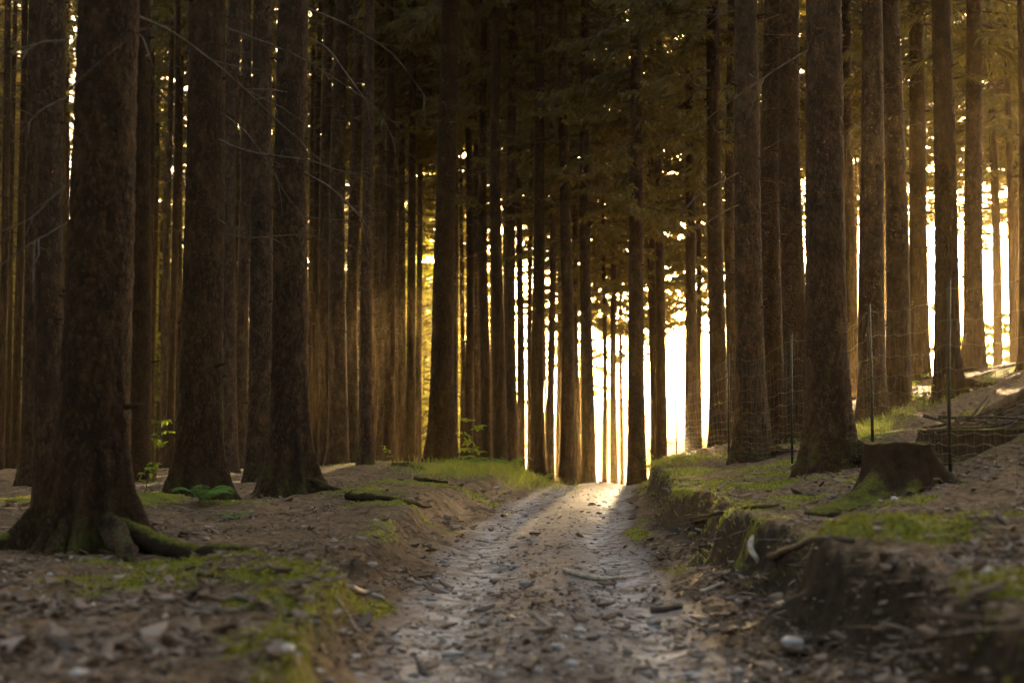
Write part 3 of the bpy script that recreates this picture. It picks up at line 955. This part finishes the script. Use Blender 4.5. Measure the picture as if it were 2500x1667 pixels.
# ------------------------------------------------------------------ sawn stumps
def stump(loc, r, h, label, roots, flare, seed, sx=1):
    root = empty('tree_stump', loc, label, 'stump')
    seg = 72
    mb = MB()
    zs = np.concatenate([np.linspace(-.25, h, 34)])
    th = np.arange(seg) / seg * 2 * np.pi
    Zg, T = np.meshgrid(zs, th, indexing='ij')
    lob = .3 * np.ones_like(T)
    for ra, rw, rl in roots:
        d = (T - ra + np.pi) % (2 * np.pi) - np.pi
        lob += rl * np.exp(-(d / rw) ** 2)
    rad = r * (1 + flare * np.exp(-np.clip(Zg, -.1, 9) / .13) * lob)
    rad *= 1 + .07 * fbm(np.cos(T) * 2 + seed, np.sin(T) * 2, Zg * 4, 4)
    top = .016 * fbm(np.cos(T) * 1.5 + 9, np.sin(T) * 1.5 + seed, 0, 3) * np.clip(Zg / h, 0, 1)
    v = np.stack([rad * np.cos(T) * sx, rad * np.sin(T), Zg + top], -1)
    i = np.arange(len(zs) - 1)[:, None] * seg
    j = np.arange(seg)[None]
    q = np.stack([i + j, i + (j + 1) % seg, i + seg + (j + 1) % seg, i + seg + j], -1).reshape(-1, 4)
    mb.add(v.reshape(-1, 3), q)
    mb.build('bark_side', M['mosswood'], root)
    mb = MB()
    rim = v[-1]
    rings = []
    c = rim.mean(0)
    for k, f in enumerate((1.0, .98, .7, .4, .15)):
        rg = c + (rim - c) * f
        rg[:, 2] += .006 * (k > 0) + (.02 * fbm(rg[:, 0] * 9, rg[:, 1] * 9, seed, 3) if k else 0)
        rings.append(rg)
    rv = np.concatenate(rings + [[c + np.array([0, 0, .006])]])
    q = np.concatenate([np.stack([k * seg + np.arange(seg), k * seg + (np.arange(seg) + 1) % seg, (k + 1) * seg + (np.arange(seg) + 1) % seg, (k + 1) * seg + np.arange(seg)], -1) for k in range(4)])
    t = np.stack([4 * seg + np.arange(seg), 4 * seg + (np.arange(seg) + 1) % seg, np.full(seg, 5 * seg)], -1)
    mb.add(rv, q, t)
    mb.build('sawn_top', M['mosswood'], root)
    return root


p0 = at(2190, 1192, 11.5)
stump((p0[0], 11.5, gz(p0[0], 11.5) - .03), .25, .39, 'dark sawn tree stump with mossy foot, in front of the broad spruce',
      [(-.15, .3, 3.0), (-2.3, .35, 2.4), (-1.4, .5, .6), (3.0, .4, .4)], .75, 4)
p0 = at(2370, 1150, 13.2)
stump((p0[0], 13.0, gz(p0[0], 13.0) - .12), .42, .20, 'low rotten mossy stump mound beyond the fence post', [(0, .6, .6), (2, .6, .5)], .5, 8, 1.2)

# ------------------------------------------------------------------ fence
FP = [(1650, 30.0), (1778, 20.5), (1932, 17.6), (2128, 14.2), (2316, 11.6), (2620, 9.3)]
fposts = []
for px, Yd in FP:
    x = (px - 1250) * K * Yd
    fposts.append((x, Yd, gz(x, Yd)))
fr = empty('wire_fence', fposts[2], 'sagging wire mesh fence on thin green posts behind the roadside trees', 'fence')
off = np.array(fposts[2])
hts = [1.45, 1.5, 1.55, 1.6, 1.62, 1.6]
for (x, y, z), h in zip(fposts, hts):
    mb = MB()
    b = np.array([x, y, z]) - off
    tl = random.uniform(-.02, .02)
    mb.tube([b + [0, 0, -.3], b + [0, 0, h * .5], b + [tl, 0, h + .04]], [.016, .016, .015], 8)
    mb.tube([b + [tl, 0, h + .04], b + [tl, 0, h + .055]], [.018, .015], 8)
    for q in (.3, .75, 1.2):
        mb.tube([b + [-.03, -.004, q], b + [.03, -.004, q]], [.006, .006], 5)
    mb.build('post', M['post'], fr)
rows = np.array([.03, .09, .15, .21, .28, .36, .45, .56, .69, .84, 1.01, 1.2, 1.42])
mb = MB()
for a in range(len(fposts) - 1):
    A, B = np.array(fposts[a]), np.array(fposts[a + 1])
    ha, hb = hts[a] / 1.45, hts[a + 1] / 1.45
    L = np.linalg.norm(B - A)
    n = max(6, int(L / .16))
    t = np.linspace(0, 1, n)
    sag = .07 * np.sin(t * np.pi)
    bulge = .08 * fbm(t * 4 + a * 7, t * 0, 1, 3) * np.sin(t * np.pi)
    nrm = np.array([B[1] - A[1], A[0] - B[0], 0]) / L
    gl = terrain(A[0] + (B[0] - A[0]) * t, A[1] + (B[1] - A[1]) * t)
    grid = []
    for rr in rows:
        h = rr * (ha + (hb - ha) * t) * (1 - sag * .9)
        kink = .014 * np.sin(np.arange(n) * 2.1 + rr * 40)
        pt = A[None] + (B - A)[None] * t[:, None] + nrm[None] * (bulge + .01 * np.sin(np.arange(n) * 1.7 + rr * 9))[:, None]
        pt[:, 2] = gl * .5 + .5 * (A[2] + (B[2] - A[2]) * t) + h + kink
        pt -= off
        grid.append(pt)
        mb.tube(pt, .0018, 3, cap=False)
    grid = np.array(grid)
    for c in range(n):
        mb.tube(grid[:, c], .0013, 3, cap=False)
mb.build('wire_mesh', M['wire'], fr)

# ------------------------------------------------------------------ fallen wood
def on_ground(pts):
    return [(x, y, gz(x, y) + h) for x, y, h in pts]


def wood(name, pts, r0, r1, mat, label, cat, group=None, k=9, twigs=0, world=False):
    P = np.array(pts if world else on_ground(pts), float)
    P = smooth_path(P, 16)
    P = P + r0 * .5 * np.stack([fbm(P[:, 0] * 4, P[:, 1] * 4, i * 9, 2) for i in range(3)], 1)
    c = P.mean(0)
    mb = MB()
    mb.tube(P - c, np.linspace(r0, r1, 16), k, wob=.3)
    rs_ = np.random.default_rng(int(abs(c[0] * 100)))
    for _ in range(twigs):
        i = rs_.integers(3, 14)
        d = P[i + 1] - P[i]
        d /= np.linalg.norm(d)
        dd = d * .5 + rs_.normal(0, .5, 3)
        dd[2] = abs(dd[2]) * .7
        l = rs_.uniform(.15, .5)
        mb.tube([P[i] - c, P[i] - c + dd * l * .5, P[i] - c + dd * l], [r1, r1 * .7, r1 * .4], 4)
    o = mb.build(name, mat)
    o.location = c
    return tag(o, label, cat, group)


def gp(px, py, z0=0.0, it=6):
    """ground point seen at a photograph pixel"""
    u, v = (px - 1250) * K, (833.5 - py) * K
    c, s = math.cos(PITCH), math.sin(PITCH)
    dy, dz = c - v * s, s + v * c
    ts = np.linspace(3.5, 40, 1500)
    hit = CAM_H + dz / dy * ts - terrain(u / dy * ts, ts)
    i = np.argmax(hit < 0)
    return u / dy * ts[i], ts[i]


def wood_px(name, pxs, r0, r1, mat, label, cat, lift=.01, **kw):
    pts = [(*gp(a, b), lift) for a, b in pxs]
    return wood(name, pts, r0, r1, mat, label, cat, **kw)


wood_px('stick', [(1378, 1398), (1420, 1412), (1460, 1420), (1526, 1416)], .022, .014, M['palewood'], 'pale barkless stick lying across the middle of the track', 'stick', lift=.02)
wood_px('stick', [(855, 1442), (890, 1450), (935, 1468)], .022, .013, M['palewood'], 'pale broken stick beside the track at the mossy bank foot', 'stick', lift=.015)
wood_px('stick', [(1712, 1452), (1735, 1442), (1766, 1428)], .016, .012, M['palewood'], 'short pale stick on the right verge below the bank root', 'stick', lift=.015)
wood_px('stick', [(1590, 1498), (1625, 1494), (1665, 1484)], .022, .015, M['darkwood'], 'dark wet stick at the right edge of the track', 'stick', lift=.015)
wood_px('stick', [(1300, 1480), (1335, 1472), (1355, 1464)], .012, .008, M['darkwood'], 'thin dark stick in the track below the pale one', 'stick', lift=.012)
wood_px('stick', [(1225, 1262), (1236, 1258), (1244, 1254)], .02, .014, M['darkwood'], 'small dark stick on the upper track near the crest', 'stick', lift=.012)
wood_px('stick', [(820, 1470), (850, 1510), (874, 1548)], .010, .005, M['palewood'], 'thin bent grey twig hanging down the left bank', 'stick', lift=.02)
# exposed root at the right bank
P = [at(1850, 1310, 9.95), at(1832, 1330, 9.8), at(1836, 1350, 9.65), at(1850, 1366, 9.6), at(1858, 1385, 9.65)]
wood('exposed_root', P, .035, .014, M['palewood'], 'pale crooked root sticking out of the right bank edge', 'root', world=True, k=10)
P = [(*gp(1880, 1385), .06), (*gp(1990, 1345), .06), (*gp(2080, 1330), .02)]
wood('exposed_root', P, .03, .012, M['darkwood'], 'dark root arching below the yellow moss cushion', 'root', k=8)
wood_px('exposed_root', [(1690, 1275), (1760, 1262), (1830, 1250), (1900, 1240)], .028, .012, M['mosswood'], 'thin mossy root running along the right bank top', 'root', lift=.02)
wood_px('exposed_root', [(850, 1216), (920, 1222), (980, 1228), (1040, 1240)], .05, .02, M['mosswood'], 'thick mossy root crossing the left bank beyond the ribbed spruce', 'root', lift=.02)
wood_px('exposed_root', [(955, 1135), (1000, 1138), (1040, 1150)], .06, .03, M['mosswood'], 'mossy root beside the slim spruce on the bank top', 'root', lift=.02)
wood_px('exposed_root', [(1015, 1172), (1050, 1176), (1092, 1180)], .05, .02, M['mosswood'], 'short dark root on the slope below the leaning spruce', 'root', lift=.02)
# log and brushwood
lp = [at(2362, 1048, 15.5), at(2430, 1008, 15.0), at(2520, 962, 14.4), at(2640, 900, 13.8)]
wood('fallen_log', lp, .075, .10, M['twig'], 'pale fallen log sloping up over the brushwood heap', 'log', world=True, k=14)
lp = [at(2385, 1075, 15.1), at(2450, 1050, 14.6), at(2560, 1000, 14.0), at(2650, 950, 13.6)]
wood('fallen_log', lp, .10, .14, M['darkwood'], 'dark thick log lying below the pale sloping log', 'log', world=True, k=14)
rs = np.random.default_rng(8)
for i in range(26):
    px, py = rs.uniform(2330, 2520), rs.uniform(1020, 1100)
    Yd = rs.uniform(12.6, 14.6)
    a = at(px, py, Yd)
    an = rs.uniform(-.5, .9)
    l = rs.uniform(.3, .8)
    d = np.array([math.cos(an) * l, rs.uniform(-.3, .3), math.sin(an) * l * .6])
    a[2] = max(a[2], gz(a[0], a[1]) + .03)
    b, c = a - d, a + d
    b[2] = max(b[2], gz(b[0], b[1]) + .01)
    c[2] = max(c[2], gz(c[0], c[1]) + .01)
    wood('dead_branch', [b, a + rs.normal(0, .03, 3), c], .02, .007, M['darkwood'] if i % 3 else M['twig'], 'dry grey branch tangled in the brushwood heap by the log', 'branch', 'branches of the brushwood heap', k=6, twigs=4, world=True)

# ------------------------------------------------------------------ stones
def stone_mesh(seed, sx, sy, sz):
    import bmesh
    bm = bmesh.new()
    bmesh.ops.create_icosphere(bm, subdivisions=3, radius=1)
    v = np.array([q.co[:] for q in bm.verts])
    f = 1 + .28 * fbm(v[:, 0] * 1.2 + seed, v[:, 1] * 1.2, v[:, 2] * 1.2 + seed, 3)
    v = v * f[:, None]
    v[:, 2] = np.clip(v[:, 2], -.6, .62)
    v = v * np.array([sx, sy, sz])
    for q, c in zip(bm.verts, v):
        q.co = c
    me = bpy.data.meshes.new('stone')
    bm.to_mesh(me)
    bm.free()
    me.materials.append(M['stone'])
    for pp in me.polygons:
        pp.use_smooth = True
    return me


STONES = [(1935, 1572, .055, 'pale oval stone on the right verge near the bank foot'), (1052, 1465, .035, 'pale flat stone at the left edge of the track'),
          (1252, 1288 + 125, .03, 'white stone left of the pale stick on the track'), (1278, 1420, .035, 'flat pale stone touching the end of the pale stick'),
          (862, 1606, .035, 'small pale stone low on the left verge'), (1210, 1192, .06, 'whitish stone on the slope below the grassy bank'),
          (1586, 1590, .03, 'grey stone half sunk in the right wheel rut'), (1362, 1580, .04, 'flat light stone in the middle of the near track'),
          (690, 1590, .05, 'dull brown stone on the near left mossy ground'), (1105, 1600, .05, 'pale stone in the left wheel rut'), (1808, 1475, .03, 'small pale stone on the verge under the crooked root'),
          (2135, 1228, .05, 'flat pale stone in front of the sawn stump'), (905, 1382, .04, 'yellowish stone on the left bank edge'), (1762, 1510, .022, 'tiny white stone beside the right rut')]
for i, (px, py, s, lab) in enumerate(STONES):
    x, y = gp(px, py)
    o = bpy.data.objects.new('stone', stone_mesh(i * 3 + 1, s * 1.2, s, s * .55))
    C.objects.link(o)
    o.location = (x, y, gz(x, y) + s * .12)
    o.rotation_euler = (random.uniform(-.2, .2), random.uniform(-.2, .2), random.uniform(0, 6))
    tag(o, lab, 'stone', 'stones along the track')

# ------------------------------------------------------------------ litter, gravel, moss, grass: uncountable
def scatter(n, x0, x1, y0, y1, seed, power=1.6):
    rs = np.random.default_rng(seed)
    t = rs.random(n)
    y = (y0 ** (1 - power) + t * (y1 ** (1 - power) - y0 ** (1 - power))) ** (1 / (1 - power))
    x = rs.uniform(-1, 1, n) * (.40 * y + .5)
    k = (x > x0) & (x < x1)
    return x[k], y[k], rs


x, y, rs = scatter(80000, -9, 9, 4.6, 33, 101)
z, at_ = terrain(x, y, True)
keep = rs.random(len(x)) < (1 - .85 * at_['path']) * (1 - .8 * np.clip(at_['moss'], 0, 1)) * np.clip(.35 + 1.6 * fbm(x * 1.6, y * 1.6, 2, 4), .06, 1)
x, y, z = x[keep], y[keep], z[keep]
n = len(x)
az = rs.uniform(0, 6.28, n)
sz = rs.lognormal(-4.45, .7, n).clip(.005, .07)
asp = rs.uniform(.25, .9, n)
tx, ty = rs.normal(0, .25, n), rs.normal(0, .25, n)
ca, sa = np.cos(az), np.sin(az)
ang = np.linspace(0, 2 * np.pi, 7)[:-1]
jit = rs.uniform(.65, 1.2, (n, 6))
lx, ly = np.cos(ang)[None] * jit * sz[:, None], np.sin(ang)[None] * jit * (sz * asp)[:, None]
wx, wy = lx * ca[:, None] - ly * sa[:, None], lx * sa[:, None] + ly * ca[:, None]
curl = .25 * (lx ** 2) / sz[:, None]
vz = z[:, None] + .006 + sz[:, None] * .25 + wx * tx[:, None] + wy * ty[:, None] + curl
top = np.stack([x[:, None] + wx, y[:, None] + wy, vz], -1)
bot = top - np.array([0, 0, 1]) * (.004 + .12 * sz)[:, None, None]
vv = np.concatenate([top, bot], 1).reshape(-1, 3)
i = np.arange(n)[:, None] * 12
q = np.concatenate([i + np.array([[0, 1, 2, 3]]), i + np.array([[0, 3, 4, 5]])] + [i + np.array([[k, k + 6, (k + 1) % 6 + 6, (k + 1) % 6]]) for k in range(6)])
mb = MB()
mb.add(vv, q)
# needles and thin twigs
x, y, rs = scatter(12000, -9, 9, 4.6, 28, 102)
z, at_ = terrain(x, y, True)
n = len(x)
az = rs.uniform(0, 6.28, n)
d = np.stack([np.cos(az), np.sin(az), rs.normal(0, .12, n)], 1)
sd = np.cross(d, np.array([0, 0, 1.]))
mb.strips(np.stack([x, y, z + .012], 1), d, sd + np.array([0, 0, .3]), rs.lognormal(-2.4, .6, n).clip(.03, .4), rs.uniform(.004, .012, n), droop=.1)
o = mb.build('leaf_litter', M['litter'], smooth=False)
o['kind'] = 'stuff'

x, y, rs = scatter(22000, -3, 4, 4.6, 28, 103, 1.8)
z, at_ = terrain(x, y, True)
keep = rs.random(len(x)) < .08 + .75 * at_['path'] * (.3 + .7 * (fbm(x * 2, y * 2, 3, 3) > 0))
x, y, z = x[keep], y[keep], z[keep]
n = len(x)
ico = np.array([(0, 0, 1), (.894, 0, .447), (.276, .851, .447), (-.724, .526, .447), (-.724, -.526, .447), (.276, -.851, .447),
                (.724, .526, -.447), (-.276, .851, -.447), (-.894, 0, -.447), (-.276, -.851, -.447), (.724, -.526, -.447), (0, 0, -1)])
icf = np.array([(0, 1, 2), (0, 2, 3), (0, 3, 4), (0, 4, 5), (0, 5, 1), (1, 6, 2), (2, 7, 3), (3, 8, 4), (4, 9, 5), (5, 10, 1),
                (6, 7, 2), (7, 8, 3), (8, 9, 4), (9, 10, 5), (10, 6, 1), (11, 7, 6), (11, 8, 7), (11, 9, 8), (11, 10, 9), (11, 6, 10)])
s = rs.lognormal(-4.5, .5, n).clip(.004, .04)
v = ico[None] * rs.uniform(.7, 1.25, (n, 12, 1)) * s[:, None, None] * np.stack([rs.uniform(.8, 1.5, n), rs.uniform(.7, 1.2, n), rs.uniform(.35, .7, n)], 1)[:, None]
a = rs.uniform(0, 6.28, n)
v = np.stack([v[..., 0] * np.cos(a)[:, None] - v[..., 1] * np.sin(a)[:, None], v[..., 0] * np.sin(a)[:, None] + v[..., 1] * np.cos(a)[:, None], v[..., 2]], -1)
v = v + np.stack([x, y, z + s * .15], 1)[:, None]
mb = MB()
mb.add(v.reshape(-1, 3), t=(np.arange(n)[:, None, None] * 12 + icf[None]).reshape(-1, 3))
o = mb.build('gravel', M['gravel'])
o['kind'] = 'stuff'

x, y, rs = scatter(150000, -6, 8, 4.6, 30, 104, 1.5)
z, at_ = terrain(x, y, True)
keep = at_['moss'] + .45 * fbm(x * 7, y * 7, 3, 3) > .52
x, y, z = x[keep], y[keep], z[keep]
n = len(x)
d = np.stack([rs.normal(0, .5, n), rs.normal(0, .5, n), np.ones(n)], 1)
d /= np.linalg.norm(d, axis=1)[:, None]
a = rs.uniform(0, 6.28, n)
sd = np.stack([np.cos(a), np.sin(a), np.zeros(n)], 1)
mb = MB()
mb.strips(np.stack([x, y, z - .004], 1), d, sd, rs.uniform(.012, .035, n), rs.uniform(.008, .018, n), droop=.2)
o = mb.build('moss', M['moss'], smooth=False)
o['kind'] = 'stuff'


def grass_patch(mb, cx, cy, rx, ry, n, h, seed):
    rs = np.random.default_rng(seed)
    x, y = cx + rx * rs.normal(0, .5, n), cy + ry * rs.normal(0, .5, n)
    z = terrain(x, y)
    d = np.stack([rs.normal(0, .45, n), rs.normal(0, .45, n), np.ones(n)], 1)
    d /= np.linalg.norm(d, axis=1)[:, None]
    a = rs.uniform(0, 6.28, n)
    sd = np.stack([np.cos(a), np.sin(a), np.zeros(n)], 1)
    mb.strips(np.stack([x, y, z - .01], 1), d, sd, h * rs.uniform(.4, 1.3, n), rs.uniform(.004, .011, n), droop=.9)


mb = MB()
grass_patch(mb, -.6, 25.5, 1.1, 2.6, 5600, .27, 1)
grass_patch(mb, .1, 27.0, .7, 2.0, 2800, .2, 2)
grass_patch(mb, 2.65, 23.5, .5, 2.2, 2200, .14, 3)
grass_patch(mb, 2.35, 19.0, .35, 1.2, 1200, .10, 4)
for k_ in range(26):
    yy_ = 8 + k_ * .62
    ex_ = float(terrain_parts(np.array([1.8]), np.array([yy_]))[3][0])
    grass_patch(mb, ex_ - .05 + .1 * math.sin(k_ * 2.3), yy_, .22, .3, int(90 + 80 * math.sin(k_ * 1.7)), .075, 60 + k_)
for k_ in range(14):
    yy_ = 6 + k_ * .9
    ex_ = float(terrain_parts(np.array([-1.0]), np.array([yy_]))[2][0])
    grass_patch(mb, ex_ - .1, yy_, .2, .4, int(60 + 50 * math.sin(k_ * 2.1)), .05, 160 + k_)
grass_patch(mb, 3.5, 17.5, .8, .8, 900, .07, 5)
grass_patch(mb, 5.6, 22.0, 1.4, 1.2, 1500, .22, 6)
grass_patch(mb, 4.9, 19.5, .4, .4, 400, .3, 16)
grass_patch(mb, -2.6, 27.0, 1.4, 1.5, 800, .07, 7)
grass_patch(mb, 2.7, 11.2, .4, .5, 500, .05, 8)
o = mb.build('grass', M['grass'], smooth=False)
o['kind'] = 'stuff'

# ------------------------------------------------------------------ ferns and small plants
def fern(x, y, s, label, seed, az0=None, spread=6.28, nf=9, group='ferns of the bank'):
    rs = np.random.default_rng(seed)
    root = empty('fern_plant', (x, y, gz(x, y)), label, 'fern', group)
    for f in range(nf):
        az = (rs.uniform(0, 6.28) if az0 is None else az0 + rs.uniform(-.5, .5) * spread)
        L = s * rs.uniform(.7, 1.15)
        t = np.linspace(0, 1, 14)
        d = np.array([math.cos(az), math.sin(az), 0])
        el = rs.uniform(.5, 1.1)
        P = d * (L * t * (1 - .15 * t))[:, None] + np.array([0, 0, 1.]) * (L * (el * t - .75 * el * t ** 2.2))[:, None]
        mb = MB()
        mb.tube(P, np.linspace(.004, .001, 14), 3, cap=False)
        n = 44
        tt = np.linspace(.12, .99, n)
        base = np.stack([np.interp(tt, t, P[:, i]) for i in range(3)], 1)
        perp = np.array([-d[1], d[0], 0])
        sg = np.where(np.arange(n) % 2 == 0, 1, -1)
        dv = perp * sg[:, None] + d * .45 + np.array([0, 0, -.12])
        dv /= np.linalg.norm(dv, axis=1)[:, None]
        ln = L * .27 * np.sin(np.pi * np.clip(tt * .82 + .16, 0, 1)) ** .9
        side = np.cross(dv, np.array([0, 0, 1.]))
        mb.strips(base, dv, side, ln, np.full(n, .009 * s / .5 + .002), droop=.3)
        mb.build('frond', M['fern'], root, smooth=False)
    return root


x, y = gp(470, 1232)
fern(x + .05, y + .1, .46, 'low fern with long flat fronds at the foot of the stout spruce', 1, az0=-.6, spread=3.2, nf=9)
x, y = gp(575, 1268)
fern(x, y, .22, 'small fern sprig beside a mossy lump near the massive spruce roots', 2, nf=5)
for i, (px, py, Yd, s, lab) in enumerate([(1190, 1128, 26.5, .62, 'arching fern in the middle of the grassy bank'), (1235, 1128, 27, .55, 'fern beside the white slot on the grassy bank'),
                                          (1140, 1122, 27, .5, 'fern under the young broadleaf sapling'), (1315, 1158, 28, .45, 'low fern where the grassy bank meets the track crest'),
                                          (1170, 1140, 25, .42, 'small bright fern low on the grassy bank')]):
    xx = px_x(px, Yd)
    fern(xx, Yd, s, lab, 30 + i, nf=10)


def sapling(x, y, h, nl, label, seed, size=.06, group=None):
    rs = np.random.default_rng(seed)
    root = empty('sapling', (x, y, gz(x, y)), label, 'sapling', group)
    mb = MB()
    t = np.linspace(0, 1, 8)
    P = np.stack([.05 * h * np.sin(t * 3 + seed), .04 * h * np.cos(t * 2), t * h], 1)
    mb.tube(P, np.linspace(.008, .003, 8), 5)
    tips = []
    for k in range(9):
        tb = rs.uniform(.3, 1)
        b = np.array([np.interp(tb, t, P[:, i]) for i in range(3)])
        az = rs.uniform(0, 6.28)
        l = h * rs.uniform(.16, .36)
        e = b + np.array([math.cos(az) * l, math.sin(az) * l, l * rs.uniform(0, .3)])
        mb.tube([b, (b + e) / 2 + [0, 0, .03 * h], e], [.004, .003, .0015], 4)
        tips.append((b, e))
    mb.build('stem', M['twig'], root)
    mb = MB()
    base = []
    for k in range(nl):
        b, e = tips[rs.integers(len(tips))]
        base.append(b + (e - b) * rs.uniform(.3, 1.05))
    base = np.array(base)
    d = rs.normal(0, 1, (nl, 3))
    d[:, 2] = rs.normal(.0, .3, nl)
    d /= np.linalg.norm(d, axis=1)[:, None]
    sd = np.cross(d, np.array([0, 0, 1.])) + rs.normal(0, .25, (nl, 3))
    sd /= np.linalg.norm(sd, axis=1)[:, None]
    mb.strips(base, d, sd, size * rs.uniform(.7, 1.4, nl), size * .6 * rs.uniform(.7, 1.3, nl), droop=.4)
    mb.build('foliage', M['leaf'], root, smooth=False)


sapling(px_x(1160, 27.5), 27.5, .95, 110, 'young broadleaf sapling with lime leaves on the grassy bank', 3, .11)
sapling(px_x(390, 24), 24, .95, 150, 'bushy green seedling between the massive spruce and the fern-footed one', 4, .09)
sapling(px_x(365, 18), 18, .38, 90, 'low leafy seedling behind the massive spruce', 5, .07)
sapling(px_x(945, 29), 29, .32, 24, 'tiny seedling beside the slim bank-top spruce', 6, .06)
sapling(px_x(2250, 21), 21, .5, 120, 'green leafy seedling at the foot of the fenced spruce', 7, .07)
sapling(px_x(1590, 26), 26, .4, 60, 'reddish-green seedling at the corner of the right bank', 8, .06)
rs = np.random.default_rng(90)
for i in range(16):
    Yd = rs.uniform(48, 62)
    px = rs.uniform(2330, 2600)
    sapling(px_x(px, Yd), Yd, rs.uniform(2.2, 4.5), 1500, 'sunlit leafy shrub at the bright wood edge beyond the log', 100 + i, .2, 'shrubs at the bright wood edge')

# ------------------------------------------------------------------ air
mb = MB()
x0, x1, y0, y1, z0, z1 = -255, 255, -125, 305, -8, 30
v = [(x0, y0, z0), (x1, y0, z0), (x1, y1, z0), (x0, y1, z0), (x0, y0, z1), (x1, y0, z1), (x1, y1, z1), (x0, y1, z1)]
mb.add(v, [(0, 3, 2, 1), (4, 5, 6, 7), (0, 1, 5, 4), (1, 2, 6, 5), (2, 3, 7, 6), (3, 0, 4, 7)])
N = NT('haze_air')
pv = N.n('ShaderNodeVolumePrincipled')
pv.inputs['Color'].default_value = (1.0, .72, .38, 1)
pv.inputs['Density'].default_value = .00052
pv.inputs['Anisotropy'].default_value = .8
N.l(pv.outputs[0], N.out.inputs['Volume'])
hz = mb.build('haze', N.m, smooth=False)
hz['kind'] = 'stuff'

# ------------------------------------------------------------------ light
SUN_EL, SUN_AZ = R(8), R(6)     # azimuth to the right of the view direction (+Y)
w = bpy.data.worlds.new('World')
scene.world = w
w.use_nodes = True
nt = w.node_tree
nt.nodes.clear()
sky = nt.nodes.new('ShaderNodeTexSky')
sky.sky_type = 'NISHITA'
sky.sun_disc = False
sky.sun_elevation = SUN_EL
sky.sun_rotation = SUN_AZ
sky.dust_density = 4.0
sky.ozone_density = 0.2
sky.air_density = .8
bg = nt.nodes.new('ShaderNodeBackground')
bg.inputs[1].default_value = .15
wo = nt.nodes.new('ShaderNodeOutputWorld')
nt.links.new(sky.outputs[0], bg.inputs[0])
nt.links.new(bg.outputs[0], wo.inputs[0])
sd = bpy.data.lights.new('sun', 'SUN')
sd.energy = 5.0
sd.angle = R(1.2)
sd.color = (1, .76, .46)
so = bpy.data.objects.new('sun', sd)
C.objects.link(so)
dirv = Vector((math.sin(SUN_AZ) * math.cos(SUN_EL), math.cos(SUN_AZ) * math.cos(SUN_EL), math.sin(SUN_EL)))
so.rotation_euler = dirv.to_track_quat('Z', 'Y').to_euler()
so.location = (10, 30, 40)

# ------------------------------------------------------------------ render settings
vs = scene.view_settings
vs.view_transform = 'Standard'
vs.look = 'None'
vs.gamma = 1
vs.use_white_balance = True
vs.white_balance_temperature = 7700
vs.exposure = 3.35
cy = scene.cycles
cy.max_bounces = 6
cy.diffuse_bounces = 3
cy.glossy_bounces = 2
cy.transmission_bounces = 3
cy.volume_bounces = 0
cy.transparent_max_bounces = 4
cy.use_denoising = True
cy.sample_clamp_indirect = 6
cy.use_adaptive_sampling = True
